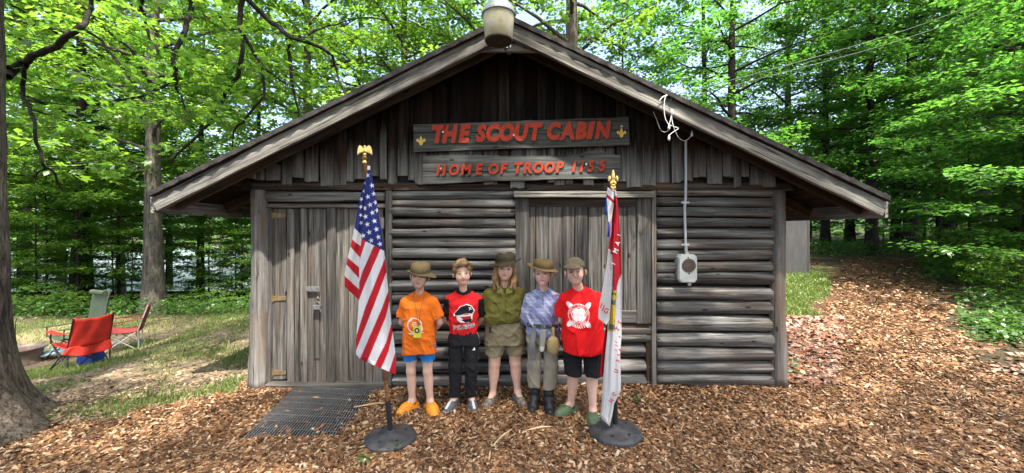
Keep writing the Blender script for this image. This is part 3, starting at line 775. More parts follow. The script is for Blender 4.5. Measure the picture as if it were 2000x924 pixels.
# rake boards and eave boards
for e, dy in ((le, 0.0), (re, -0.003)):
    a = Vector((e.x, YF+dy+.034, e.z - TRIM - FB*.5)); b = Vector((pk.x, YF+dy+.034, pk.z - TRIM - FB*.5))
    plank('rake_board', a, b + (b-a).normalized()*.03, FB*.895, .034, FRONT, M['fascia'], rf, segs=26, warp=.007)
    sx = -1 if e is le else 1
    plank('eave_board', (e.x+sx*.004, YF+.005, e.z - TRIM - FB*.52), (e.x+sx*.004, YB+.45, e.z - TRIM - FB*.52), FB*1.02, .03, (sx, 0, 0), M['fascia'], rf, segs=8)
hplank('peak_board', 925, 1052, 84, 101, YF+.05, .03, M['fascia'], rf, segs=3)

# gable slabs
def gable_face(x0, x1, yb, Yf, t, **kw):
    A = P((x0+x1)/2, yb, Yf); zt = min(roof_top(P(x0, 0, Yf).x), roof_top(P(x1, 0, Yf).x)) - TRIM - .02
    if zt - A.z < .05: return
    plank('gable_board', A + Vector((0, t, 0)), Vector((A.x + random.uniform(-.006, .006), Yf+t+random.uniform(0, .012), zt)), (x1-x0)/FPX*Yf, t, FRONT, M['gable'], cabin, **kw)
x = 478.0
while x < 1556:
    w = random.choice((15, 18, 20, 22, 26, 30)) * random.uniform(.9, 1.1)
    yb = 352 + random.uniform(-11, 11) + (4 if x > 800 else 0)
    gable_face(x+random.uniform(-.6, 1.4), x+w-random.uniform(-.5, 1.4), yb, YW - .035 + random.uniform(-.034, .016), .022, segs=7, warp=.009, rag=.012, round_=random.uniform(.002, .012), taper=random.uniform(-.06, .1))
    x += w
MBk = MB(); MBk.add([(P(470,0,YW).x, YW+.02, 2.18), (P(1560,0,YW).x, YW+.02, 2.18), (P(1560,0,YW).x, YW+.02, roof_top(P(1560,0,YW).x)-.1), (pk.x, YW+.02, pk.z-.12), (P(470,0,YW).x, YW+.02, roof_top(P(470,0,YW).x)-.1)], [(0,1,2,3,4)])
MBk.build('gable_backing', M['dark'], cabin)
# plate beam
hplank('plate_beam', 492, 800, 357, 372, YW-.035, .06, M['beam'], cabin, segs=8)
hplank('plate_beam', 800.5, 1178, 358, 372.5, YW-.031, .06, M['beam'], cabin, segs=8)
hplank('plate_beam', 1178.5, 1548, 356, 371.5, YW-.034, .06, M['beam'], cabin, segs=8)
# wall core
c = MB(); c.box((XL+.03, YW+.10, -.1), (XR-.03, YW+.16, 2.22)); c.build('wall_core', M['dark'], cabin)
def log_row(x0, x1, ys, dy=0.0):
    for i, y in enumerate(ys):
        pit = ((ys[i+1] if i+1 < len(ys) else y+26) - (ys[i-1] if i else y-20))/2
        r = pit*random.uniform(.43, .475)/FPX*YW*random.uniform(.97, 1.05)
        j = random.uniform(-1.2, 1.2); Yc = YW + r + dy + random.uniform(-.012, .012) - .03
        a = P(x0, y+j, YW); b = P(x1, y-j, YW); a.y = b.y = Yc
        q = random.uniform(.9, 1.1)
        log('log', a, b, r*q, M['log'], cabin, r2=r*(2-q))
log_row(762, 1008, [380, 397, 414.5, 436, 454.5, 474, 494.4, 518, 535, 557, 581, 606, 632, 660, 690, 718, 744])
log_row(1283, 1520, [374, 394, 414, 435, 456, 477, 498, 522, 543, 573.6, 601, 634, 664.5, 693, 719, 744])
log_row(1003, 1272, [645, 661, 686, 717, 744], .02)
log_row(515, 752, [384], .0)
# side and rear walls
for X in (XL+.10, XR-.10):
    for i in range(16):
        log('log', (X, YW+.12, .05+.14*i), (X, YB, .05+.14*i), .073, M['log'], cabin, n=10, segs=6)
for i in range(16): log('log', (XL+.1, YB, .05+.14*i), (XR-.1, YB, .05+.14*i), .073, M['log'], cabin, n=8, segs=4)
# corner posts
def post(x0, x1, y0, y1, Yf, x0b, x1b):
    a = P((x0b+x1b)/2, y1, Yf); b = P((x0+x1)/2, y0, Yf); r = (x1-x0)/2/FPX*Yf; rb = (x1b-x0b)/2/FPX*Yf
    a.y = b.y = Yf + .06
    return log('corner_post', a, b, rb, M['post'], cabin, n=16, segs=22, rough=.16, r2=r)
lp = post(487, 517, 371, 762, YW-.05, 481, 521)
post(1513, 1538, 371, 756, YW-.05, 1512, 1542)
k = MB(); k.lathe([(0, -.012), (.02, -.010), (.028, -.002), (.018, .004), (0, .002)], n=10)
ko = k.build('knot_hole', M['dark'], lp); ko.matrix_basis = frame_mat(P(498, 604, YW-.072), (1, 0, 0), (0, -1, 0)); 
# door surround
vplank('door_post', 752, 765, 372, 755, YW-.03, .05, M['board'], cabin, segs=10)
hplank('door_lintel', 515, 752, 398, 406, YW-.025, .045, M['board'], cabin, segs=8)
hplank('door_sill', 516, 752, 753, 767, YW-.09, .14, M['board'], cabin, segs=8, warp=.008)
vplank('door_jamb', 518, 529, 406, 753, YW-.005, .05, M['board'], cabin, segs=8)
door = hplank('door', 529, 750, 500, 520, YW+.075, .02, M['dark'], cabin)
door_boards = [(529,560,0),(560,573.5,1),(573.5,586,0),(586,599,1),(599,638,0),(638,655,1),(655,680.5,0),(680.5,713,0),(713,727,1),(727,750,0)]
for x0, x1, r in door_boards:
    vplank('door_board', x0+(.2 if r else .9), x1-(.2 if r else .9), 406 + random.uniform(0, 2), (747 if not r else 751) + random.uniform(-4, 4) - (0 if x0 > 540 else 8), YW + (-.008 if r else .026), .024, M['door'], door, segs=12, warp=.004, rag=.008, round_=.001)
def pbox(x0, y0, x1, y1, Yf, t, name, mat, parent):
    a = P(x0, y1, Yf); b = P(x1, y0, Yf); m = MB(); m.box((a.x, Yf, a.z), (b.x, Yf+t, b.z)); o = m.build(name, mat, parent)
    bv = o.modifiers.new('bevel', 'BEVEL'); bv.width = min(.004, t*.3); bv.segments = 2
    return o
for y in (421, 583, 728):
    m = MB(); Yf = YW+.018
    xs = [(525, 7.5), (534, 7.5), (534.1, 5.0), (558, 3.4)]
    V = []; 
    for x_, h_ in xs:
        for yy in (y-h_, y+h_): V.append(P(x_, yy, Yf))
    V2 = [v + Vector((0, .008, 0)) for v in V]; n_ = len(V)
    m.add(V + V2, [(0,2,3,1),(2,4,5,3),(4,6,7,5),(6,6+n_,7+n_,7),(0,1,1+n_,n_),(0,n_,2+n_,2),(1,3,3+n_,1+n_),(4,4+n_,6+n_,6),(5,7,7+n_,5+n_)])
    m.tube([P(530, y-9, Yf-.004), P(530, y+9, Yf-.004)], .008, 8)
    m.build('hinge', M['brass'], door)
hs = pbox(597, 560, 624, 569, YW-.012, .01, 'hasp', M['oldsteel'], door)
m = MB(); m.tube([P(621, 581, YW+.03), P(621, 581, YW-.012)], .013, 12); m.build('lock_cylinder', M['brass'], door)
m = MB(); a = P(619, 600, YW-.03); m.box((a.x-.042, a.y-.012, a.z-.025), (a.x+.042, a.y+.02, a.z+.022)); m.tube([a+Vector((-.025,0,.02)), a+Vector((-.025,0,.045)), a+Vector((-.01,0,.06)), a+Vector((.012,0,.06)), a+Vector((.026,0,.045)), a+Vector((.026,0,.02))], .006, 8)
o = m.build('padlock', M['oldsteel'], door); bv = o.modifiers.new('bevel', 'BEVEL'); bv.width = .005; bv.segments = 2
vplank('latch_strip', 612, 623, 605, 700, YW+.012, .014, M['door'], door, segs=6)
pbox(744, 425, 750, 447, YW-.01, .012, 'bolt_plate', M['oldsteel'], door)
m = MB(); b_ = [P(703, 733, YW+.0), P(701, 737, YW-.02), P(705, 741, YW-.03), P(711, 738, YW-.02), P(711, 733, YW)]; m.tube(b_, .004, 6); m.build('pull_ring', M['blackmetal'], door)
# shuttered window
win = hplank('window_shutter', 1036, 1243, 500, 520, YW+.03, .02, M['dark'], cabin)
sb = [1033, 1046, 1071, 1098, 1122, 1149, 1174, 1199, 1217, 1226, 1245]
for x0, x1 in zip(sb[:-1], sb[1:]):
    vplank('shutter_board', x0+.5, x1-.5, 404, 606, YW - .012 + random.uniform(-.004, .004), .022, M['board'], win, segs=9, round_=.001)
hplank('window_header', 1004, 1278, 373, 386, YW-.10, .12, M['fascia'], cabin, segs=8)
hplank('shutter_rail', 1034, 1244, 388, 404, YW-.024, .03, M['beam'], win, segs=5)
vplank('window_frame_board', 1007, 1033, 387, 634, YW-.035, .035, M['board'], cabin, segs=9)
vplank('window_frame_board', 1244, 1272.5, 387, 632, YW-.035, .035, M['board'], cabin, segs=9)
hplank('shutter_rail', 1035, 1243.5, 607, 632, YW-.03, .035, M['board'], win, segs=6)
hplank('shutter_rail', 1035, 1268, 633, 640, YW-.012, .03, M['beam'], cabin, segs=6)
vplank('window_post', 1273, 1283, 372, 754, YW-.025, .06, M['post'], cabin, segs=10)
vplank('window_post', 1262, 1272.5, 641, 754, YW-.005, .06, M['beam'], cabin, segs=7)

# grey shed behind the cabin corner
shed = empty('tool_shed', (8.0, 11.3, float(ground_z(8.0, 11.3))), 'plain grey shed wall half hidden behind the right cabin corner', 'shed')
t = NT('shed_panel'); tc = t.n('TexCoord'); a = t.n('TexNoise', Vector=t.n('Mapping', Vector=tc.outputs['Object'], Scale=(3, 3, .8)).outputs[0], Scale=2.0, Detail=7.0, Roughness=.65)
M['shed'] = t.pbr(t.ramp(a, [(.3, (.036, .036, .038)), (.55, (.058, .058, .06)), (.75, (.08, .07, .058))]).outputs[0], .8, a.outputs[0], .3, .01)
gz = float(ground_z(8.2, 11)); x1 = at(1580, 11.0)
m = MB(); m.box((x1-1.9, 11.0, gz-.2), (x1, 13.0, 2.95)); m.build('wall', M['shed'], shed)
m = MB(); m.box((x1-2.05, 10.9, 2.952), (x1+.02, 13.1, 3.03)); m.build('roof', M['shingle'], shed)
m = MB(); m.box((x1-.03, 10.985, gz-.2), (x1+.008, 11.03, 2.95)); m.build('corner_trim', M['shed'], shed)

# ---------------------------------------------------------------- lettering
GL = {}
def glyph(ch, shear=0.22, off=0.035, ext=0.12, res=3):
    key = (ch, shear, off, ext)
    if key in GL: return GL[key]
    cu = bpy.data.curves.new('glyph', 'FONT'); cu.body = ch; cu.size = 1.0; cu.shear = shear; cu.offset = off; cu.extrude = ext; cu.resolution_u = res; cu.fill_mode = 'FRONT' if ext == 0 else 'BOTH'
    ob = bpy.data.objects.new('glyph', cu)
    me = ob.to_mesh()
    V = np.array([v.co[:] for v in me.vertices]); F = [tuple(p.vertices) for p in me.polygons]
    ob.to_mesh_clear(); bpy.data.objects.remove(ob); bpy.data.curves.remove(cu)
    lo, hi = V.min(0), V.max(0)
    V = V - (lo+hi)/2; V[:, 2] = V[:, 2]; GL[key] = (V, F, hi-lo)
    return GL[key]
def letter(ch, x, y, hpx, Yf, parent, mat, wfac=1.0, rot=0.0, name='letter', dep=.012, **kw):
    V, F, sz = glyph(ch, **kw); c = P(x, y, Yf); s = hpx/FPX*Yf/sz[1]
    ca, sa = math.cos(rot), math.sin(rot)
    W = [(c.x + (v[0]*s*wfac*ca - v[1]*s*sa), c.y - v[2]/max(sz[2], 1e-6)*dep*2 - dep, c.z + (v[0]*s*wfac*sa + v[1]*s*ca)) for v in V]
    return py_obj(name, W, F, mat, parent)

def slab(name, top, bot, Yf, t, mat, parent=None):
    """board with live edges; top/bot rows of pixels from left to right (same count)"""
    o0 = P(top[0][0], (top[0][1]+bot[0][1])/2, Yf); V = []; F = []
    n = len(top)
    for row in (top, bot):
        for x, y in row: V.append(P(x, y, Yf) - o0)
    for i in range(2*n): V.append(V[i] + Vector((0, t, 0)))
    for i in range(n-1):
        F += [(i, i+1, n+i+1, n+i), (2*n+i, 3*n+i, 3*n+i+1, 2*n+i+1), (i, 2*n+i, 2*n+i+1, i+1), (n+i, n+i+1, 3*n+i+1, 3*n+i)]
    F += [(0, n, 3*n, 2*n), (n-1, 3*n-1, 4*n-1, 2*n-1)]
    me = bpy.data.meshes.new(name); me.from_pydata([tuple(v) for v in V], [], F); me.materials.append(mat); me.update()
    o = link(name, me); o.location = o0
    if parent: attach(o, parent)
    bv = o.modifiers.new('bevel', 'BEVEL'); bv.width = .004; bv.segments = 2; bv.limit_method = 'ANGLE'
    return o
def edge(pts, n=24, j=1.2):
    xs = np.linspace(pts[0][0], pts[-1][0], n); ys = np.interp(xs, [p[0] for p in pts], [p[1] for p in pts])
    return [(float(x), float(y + j*mnoise.noise((x*.05, y*.01, 2)))) for x, y in zip(xs, ys)]
YS = YW - .10
def fleur(x, y, s, Yf, parent, mat, name='emblem', dep=.008):
    """gold lily emblem s pixels tall"""
    half = [(0, .5), (.09, .34), (.15, .16), (.12, .02), (.2, .03), (.26, .16), (.38, .2), (.47, .1), (.46, -.06), (.38, -.14), (.33, -.08), (.27, -.1), (.22, -.16), (.24, -.22), (.16, -.28), (.2, -.36), (.1, -.4), (.06, -.47), (0, -.5)]
    pts = half + [(-a, b) for a, b in half[-2:0:-1]]; n = len(pts); k = s/FPX*Yf; c = P(x, y, Yf)
    V = [(c.x + a*k, c.y - dep, c.z + b*k) for a, b in pts] + [(c.x + a*k, c.y, c.z + b*k) for a, b in pts]
    return py_obj(name, V, [tuple(reversed(range(n)))] + [tuple(range(n, 2*n))] + [(i, (i+1) % n, n+(i+1) % n, n+i) for i in range(n)], mat, parent)
def screw(x, y, Yf, parent):
    m = MB(); c = P(x, y, Yf); m.tube([c, c - Vector((0, .008, 0))], .011, 10); return m.build('screw', M['steel'], parent)
s1 = slab('name_sign', edge([(807, 243), (1010, 236), (1228, 228)]), edge([(808, 297), (1010, 290), (1230, 284)]), YS, .032, M['sign'])
tag(s1, 'long upper name board with large red letters and two gold emblems', 'sign')
for ch, x in zip('THESCOUTCABIN', (858, 879, 908, 940, 964, 990, 1019, 1047, 1082, 1106, 1134, 1153, 1177)):
    y = 262 - (x-857)*0.0255 + .5; h = 36 - (x-857)*.004
    wf = {'I': 1.1, 'T': .85}.get(ch, .82)
    letter(ch, x+3.0, y+3.0, h, YS, s1, M['greenpaint'], wf, .03, 'letter_shadow', .004, off=.062)
    letter(ch, x, y, h, YS, s1, M['redpaint'], wf, .03, 'letter', .007, off=.062)
fleur(822.5, 275, 19, YS, s1, M['goldpaint']); fleur(1213.5, 259.5, 19, YS, s1, M['goldpaint'])
for x, y in ((865, 258), (1003.5, 264), (1214, 247)): screw(x, y, YS-(.02 if x < 1100 else 0), s1)
s2 = slab('troop_sign', edge([(826, 305), (900, 302), (980, 305), (1100, 304), (1130, 301), (1150, 296), (1165, 294), (1180, 298), (1212, 304)], 34), edge([(824, 361), (900, 357), (960, 353), (1020, 353), (1090, 350), (1212, 349)], 34), YS, .032, M['sign'])
tag(s2, 'lower live-edged board with smaller red letters and a year-like number', 'sign')
for ch, x in zip('HOMEOFTROOP1155', (862, 887, 911, 936, 964, 984, 1013, 1030, 1051, 1073, 1093, 1121, 1136, 1154, 1176)):
    y = 332.5 - (x-862)*0.027; h = 22
    letter(ch, x+1.8, y+1.8, h, YS, s2, M['greenpaint'], .88, .03, 'letter_shadow', .004, off=.04)
    letter(ch, x, y, h, YS, s2, M['redpaint'], .88, .03, 'letter', .006, off=.04)
for x, y in ((861, 329), (1145, 321)): screw(x, y, YS-.02, s2)

# ---------------------------------------------------------------- yard lamp at the peak
YL = 3.56; q = FPX/YL; lc = P(974, 450, YL)
def zl(y): return CAM_H - (y-VPY)/q
lamp = empty('yard_lamp', (lc.x, YL, zl(80)), 'yard lamp with ribbed metal collar and cream bucket lens at the roof peak', 'lamp')
t = NT('lamp_lens'); tc = t.n('TexCoord'); a = t.n('TexNoise', Vector=tc.outputs['Object'], Scale=9.0, Detail=5.0)
cc = t.ramp(a, [(.35, (.62, .55, .36)), (.6, (.72, .66, .47)), (.72, (.40, .32, .17))]).outputs[0]
b = t.n('BsdfPrincipled', Base_Color=cc, Roughness=.35); b.inputs['Transmission Weight'].default_value = .12; b.inputs['Subsurface Weight'].default_value = .0
tl = t.n('BsdfTranslucent', Color=cc); M['lens'] = t.out(t.n('MixShader', i0=.3, i1=b.outputs[0], i2=tl.outputs[0]).outputs[0])
m = MB(); m.lathe([(25.5/q, zl(80)), (26.5/q, zl(79)), (31/q, zl(28)), (29/q, zl(26)), (24.5/q, zl(77))], (lc.x, YL, 0), 36); m.build('lens', M['lens'], lamp, True)
m = MB(); m.lathe([(26.5/q, zl(81.5)), (27.3/q, zl(80)), (26.8/q, zl(78))], (lc.x, YL, 0), 36); m.build('lens_rim', M['rust'], lamp, True)
m = MB(); m.lathe([(0, zl(70)), (25/q, zl(70.5)), (25/q, zl(72)), (0, zl(72.5))], (lc.x, YL, 0), 24); m.build('lens_base', plain('milky_plastic', (.6, .58, .52), .5), lamp, True)
m = MB(); m.lathe([(33.2/q, zl(31)), (33.2/q, zl(28)), (28/q, zl(15)), (20/q, zl(7)), (18/q, zl(5)), (17/q, zl(-30)), (0, zl(-34))], (lc.x, YL, 0), 60, fr=lambda a, r, z: 1 + (.022*math.cos(a*30) if 16 < r*q < 31 else 0)); m.build('collar', plain('aluminium_collar', (.36, .375, .37), .45, .7, var=.3), lamp, True)
m = MB(); m.tube([P(988, 98, YF-.02), P(988, 92, YF-.05), P(988, 60, YF-.06), P(985, 10, YF-.07), P(980, -14, YL+.05)], .016, 10); m.build('bracket_arm', M['steel'], lamp, True)
m = MB(); m.tube([P(988, 80, YF-.06), P(988, 95, YF-.06)], .024, 10); m.tube([P(996, 83, YF-.045), P(996, 93, YF-.045)], .012, 8); m.build('photo_cell', M['steel'], lamp, True)
m = MB(); m.tube([P(987, 96, YF-.05), P(987, 102, YF-.04), P(992, 106, YF), P(1003, 102, YF+.1)], .006, 6); m.build('lead_wire', M['blackwire'], lamp, True)

# ---------------------------------------------------------------- meter box, conduit, wires
YX = YW - .045
box = empty('junction_box', tuple(P(1343, 553, YX)), 'pale grey electrical box with a dark round plate on the right log wall', 'electrical box')
def octa(x0, y0, x1, y1, c, Yf, t):
    pts = [(x0+c, y0), (x1-c, y0), (x1, y0+c), (x1, y1-c), (x1-c, y1), (x0+c, y1), (x0, y1-c), (x0, y0+c)]
    V = [P(a, b, Yf) for a, b in pts]; V += [v + Vector((0, t, 0)) for v in V]; n = 8
    return V, [tuple(reversed(range(8))), tuple(range(8, 16))] + [(i, (i+1) % n, n+(i+1) % n, n+i) for i in range(n)]
m = MB(); m.add(*octa(1325, 497, 1361, 552, 5, YX-.03, .11)); o = m.build('case', M['greypaint'], box)
m = MB(); m.add(*octa(1327.5, 498, 1361.5, 551, 6, YX-.042, .013)); o = m.build('cover', M['greypaint'], box)
m = MB(); c0 = P(1345.5, 518.5, YX-.043); m.tube([c0, c0 - Vector((0, .006, 0))], .072, 28); m.build('round_plate', M['rust'], box)
m = MB(); c0 = P(1345.5, 518.5, YX-.0425); m.tube([c0, c0 - Vector((0, .004, 0))], .076, 28); m.build('plate_ring', M['brass'], box)
for x, y in ((1346, 534), (1344, 503)):
    m = MB(); c0 = P(x, y, YX-.042); m.tube([c0, c0 - Vector((0, .005, 0))], .008, 8); m.build('screw', M['rust'], box)
for x, y in ((1341, 495), (1346, 554.5)):
    m = MB(); c0 = P(x, y, YX+.02); m.tube([c0, c0 - Vector((0, .012, 0))], .02, 10); m.build('mounting_lug', M['greypaint'], box)
cd = empty('conduit', tuple(P(1339, 493, YX)), 'thin pale conduit running up the right log wall from the electrical box', 'conduit')
m = MB(); m.tube([P(1339.5, 493, YX+.02), P(1339, 480, YX), P(1338, 440, YX), P(1337, 405, YX), P(1339, 385, YX-.01), P(1339.5, 350, YX-.03), P(1339.5, 276, YX-.03)], .0135, 10); m.build('pipe', M['conduit'], cd, True)
for y in (395.5, 478):
    m = MB(); a = P(1331, y, YX-.012); b = P(1346, y, YX-.012); m.box((a.x, a.y-.004, a.z-.01), (b.x, a.y+.02, a.z+.01)); m.build('strap', M['steel'], cd)
m = MB(); m.tube([P(1339.3, 480, YX), P(1339.3, 490, YX)], .019, 10); m.build('coupling', M['steel'], cd, True)
wr = empty('wire_bundle', tuple(P(1305, 190, YF-.03)), 'tangle of loose white wires hanging from the right rake board', 'wire')
def wire(pts, Yv, r, mat, nm='wire'):
    pp = [P(a, b, Yv + (c if len(q_) > 2 else 0)) for q_ in pts for a, b, c in [(q_[0], q_[1], q_[2] if len(q_) > 2 else 0)]]
    # smooth polyline
    out = []
    for i in range(len(pp)-1):
        p0 = pp[max(0, i-1)]; p1 = pp[i]; p2 = pp[i+1]; p3 = pp[min(len(pp)-1, i+2)]
        for s in np.linspace(0, 1, 6, endpoint=False):
            out.append(.5*((2*p1) + (p2-p0)*s + (2*p0-5*p1+4*p2-p3)*s*s + (3*p1-p0-3*p2+p3)*s**3))
    out.append(pp[-1]); m = MB(); m.tube(out, r*.65, 6); return m.build(nm, mat, wr, True)
YV = YF - .03
wire([(1318, 185), (1303, 186), (1298, 196), (1297, 212), (1299, 230), (1306, 244)], YV, .006, M['whitewire'])
wire([(1288, 197), (1294, 190), (1302, 186)], YV, .008, M['steel'])
wire([(1316, 184), (1310, 196), (1308, 216)], YV, .004, M['blackwire'])
wire([(1306, 246), (1309, 236), (1313, 218), (1312, 232), (1317, 252), (1325, 268, .1), (1336, 275, .2), (1346, 270, .2), (1351, 261, .2)], YV, .005, M['whitewire'])
wire([(1306, 243), (1315, 247), (1325, 251), (1316, 257), (1307, 265), (1306, 272)], YV, .005, M['whitewire'])
wire([(1276, 218, .2), (1283, 235, .2), (1290, 253, .15), (1298, 258, .05), (1305, 255)], YV, .005, M['whitewire'])
wire([(1355, 263, .3), (1362, 270, .3), (1368, 268, .3), (1370, 258, .3)], YV, .005, M['whitewire'])
for x, y, dY in ((1306.5, 248, 0), (1306.5, 269, 0), (1351.5, 261, .2), (1369.5, 253, .3), (1313, 219, 0)):
    m = MB(); c0 = P(x, y, YV+dY); m.lathe([(.004, -.03), (.013, -.02), (.012, .0), (.005, .028), (0, .03)], tuple(c0), 8); m.build('wire_nut', M['whitewire'], wr, True)
sc_ = empty('service_cable', tuple(P(1310, 187, YF-.02)), 'pale twin service cable sloping from the roof up into the right-hand trees', 'cable')
for dz_ in (0, .05):
    a = P(1318, 186, YF-.02) + Vector((0, 0, -dz_)); b = P(2010, -45, 11.3) + Vector((0, 0, -dz_*6)); m = MB()
    m.tube([a.lerp(b, s) + Vector((0, 0, -.22*math.sin(math.pi*s))) for s in np.linspace(0, 1, 24)], .0032, 6); m.build('wire', plain('cable_grey', (.09, .095, .09), .7), sc_, True)
# ---------------------------------------------------------------- foreground maple at the left edge
TX, TY = -4.80, 3.32
t1 = empty('maple_tree', (TX, TY, float(ground_z(TX, TY))), 'large pale barked maple at the left edge with flared roots and overhanging limbs', 'tree')
rows, sides = 70, 44; V = []; F = []
for i in range(rows):
    s = i/(rows-1); z = -0.25 + 9.5*s**1.9
    for k in range(sides):
        a = 2*math.pi*k/sides
        r = .29*(1 - .018*z) + .22*math.exp(-max(0, z+.05)*4.0)*(1 + .55*math.cos(a*5+.5) + .25*math.cos(a*3+2)) * .8
        r += .12*math.exp(-max(0, z)*1.3)*.5
        p = Vector((math.cos(a), math.sin(a), z*.33))
        r *= 1 + .035*mnoise.noise(p*5) + .03*mnoise.noise((math.cos(a)*9, math.sin(a)*9, z*2.2)) + .015*mnoise.noise((math.cos(a)*22, math.sin(a)*22, z*6))
        if math.cos(a) > .2 and z < .6: r += .26*math.exp(-max(0, z)*5.5)*max(0, math.cos(a + .25))**2
        V.append((TX + r*math.cos(a) - .01*z, TY + r*math.sin(a), z))
for i in range(rows-1):
    for k in range(sides): F.append((i*sides+k, i*sides+(k+1) % sides, (i+1)*sides+(k+1) % sides, (i+1)*sides+k))
py_obj('trunk', V, F, M['bark_pale'], t1, True)
o = bpy.data.objects.new('crown', PROTO['tall_p'][1]); COL.objects.link(o); o.parent = t1; o.rotation_euler = (0, 0, 2.0); o.location = (0, 0, .8); o.scale = (.9, .9, .9)
up = lambda px, py, Y, k: [tuple(Vector((TX+.1, TY+.1, k))), tuple((Vector((TX, TY, k)) + P(px, py, Y))/2 + Vector((0, 0, .9)))]
limbs = [
 (4.0, [(14, 150), (45, 125), (80, 104), (120, 80), (150, 58), (168, 35), (178, 8), (186, -40), (200, -120)], 10, None),
 (4.0, [(14, 132), (50, 118), (82, 104)], 6, None),
 (4.0, [(52, 128), (44, 165), (58, 205), (68, 255), (82, 318), (108, 340), (122, 372)], 5.5, None),
 (4.1, [(84, 322), (70, 345), (58, 350)], 3, None),
 (5.2, [(378, -40), (375, 8), (362, 60), (340, 100), (342, 150), (322, 168), (270, 190), (205, 203)], 7, 6.8),
 (5.2, [(341, 150), (348, 180), (358, 200), (360, 232)], 3.5, None),
 (5.2, [(278, 0), (283, 40), (300, 90), (303, 112)], 4.5, None),
 (5.2, [(150, 50), (200, 80), (232, 130), (250, 150), (285, 190)], 4.0, None),
 (6.0, [(480, -40), (470, 15), (470, 60), (474, 95), (465, 150), (440, 180), (432, 208), (412, 240), (370, 280), (332, 320)], 7, 7.4),
 (6.0, [(484, -2), (520, 35), (555, 64), (575, 75), (620, 90), (650, 110), (660, 150), (673, 184)], 7, None),
 (6.2, [(563, 70), (566, 110), (574, 180), (583, 232)], 6, None),
 (6.0, [(472, 60), (498, 108), (514, 134), (515, 190), (482, 228), (456, 258), (453, 292)], 5, None),
 (6.0, [(514, 132), (545, 155), (562, 166)], 4, None),
 (6.1, [(602, 68), (640, 50), (690, 38)], 3.5, None),
]
acc = Acc(); segs = []; rng = np.random.default_rng(41)
for Y, pts, wpx, upz in limbs:
    pp = [P(a, b, Y + .15*math.sin(i*1.3)) for i, (a, b) in enumerate(pts)]
    rr = [wpx*.74*(1 - .62*i/(len(pts)-1))/FPX*Y for i in range(len(pts))]
    if upz:
        u0, u1 = up(pts[0][0], pts[0][1], Y, upz); pp = [Vector(u0), Vector(u1)] + pp; rr = [rr[0]*1.7, rr[0]*1.3] + rr
    # subdivide with a little crookedness
    q = []; qr = []
    for i in range(len(pp)-1):
        for s in (0, .33, .66):
            q.append(np.array(pp[i].lerp(pp[i+1], s)) + (rng.normal(0, .012, 3) if s else 0)); qr.append(rr[i]*(1-s) + rr[i+1]*s)
    q.append(np.array(pp[-1])); qr.append(rr[-1]*.6)
    acc.add(*tube_np(np.array(q), np.array(qr), 8, .08, int(Y*10)))
    q = np.array(q); L = np.linalg.norm(np.diff(q, axis=0), axis=1).sum()
    for w in range(int(L*4.6)):
        f = rng.uniform(.12, 1); i = min(len(q)-2, int(f*(len(q)-1))); p = q[i] + (q[i+1]-q[i])*rng.uniform(0, 1)
        a = rng.normal(1.57, 1.1); tl = rng.uniform(.3, .95)
        e = p + np.array([math.cos(a), math.sin(a), rng.uniform(-.45, .35)])*tl; segs.append((p, e))
        for b in range(2):
            p2 = p + (e-p)*rng.uniform(.3, .9); a2 = a + rng.choice((-1, 1))*rng.uniform(.5, 1.1); segs.append((p2, p2 + np.array([math.cos(a2), math.sin(a2), rng.uniform(-.4, .2)])*tl*.5))
segs = np.array(segs)
for a_, b_ in segs[::3]: acc.add(*tube_np(np.stack([a_, (a_+b_)/2 + rng.normal(0, .02, 3), b_]), [.006, .004, .002], 4))
link('limbs', acc.mesh('limbs', M['bark_dark']), t1)
link('leaves', leaves_on(segs, .066, .125, rng, .45, True, mat=M['leaf'], name='leaves', spread=.07, droop=.5), t1)

# ---------------------------------------------------------------- boot-scraper grate by the door
gA, gB, gC = hit(578, 759) + Vector((0, 0, .022)), hit(733, 767) + Vector((0, 0, .022)), hit(466, 866) + Vector((0, 0, .006))
M['gratesteel'] = plain('grate_steel', (0.11,0.11,0.115), 0.5, 0.5, var=0.3, scale=30)
grate = empty('metal_grate', (-1.9, 3.7, 0), 'steel bar grate lying on the ground before the plank door', 'grate')
def gp_(u, v): return gA + (gB-gA)*u + (gC-gA)*v
for i in range(37):
    u = i/36; a, b = gp_(u, 0), gp_(u, 1); m = MB()
    d = (b-a).normalized(); sd = Vector((-d.y, d.x, 0))*.0020; h = Vector((0, 0, .022))
    m.add([a-sd-h, a+sd-h, b+sd-h, b-sd-h, a-sd, a+sd, b+sd, b-sd], [(0,3,2,1),(4,5,6,7),(0,1,5,4),(1,2,6,5),(2,3,7,6),(3,0,4,7)])
    m.build('bar', M['steel'], grate)
for j in range(10):
    v = j/9; a, b = gp_(0, v), gp_(1, v); m = MB(); m.tube([a + Vector((0, 0, .001)), b + Vector((0, 0, .001))], .0038, 6); m.build('cross_bar', M['gratesteel'], grate)
for v in (-.002, 1.002):
    a, b = gp_(0, v), gp_(1, v); m = MB(); m.box((0, -.003, -.024), ((b-a).length, .003, .004)); o = m.build('end_bar', M['gratesteel']); o.matrix_basis = frame_mat(a, b-a, (0, 0, 1)); attach(o, grate)
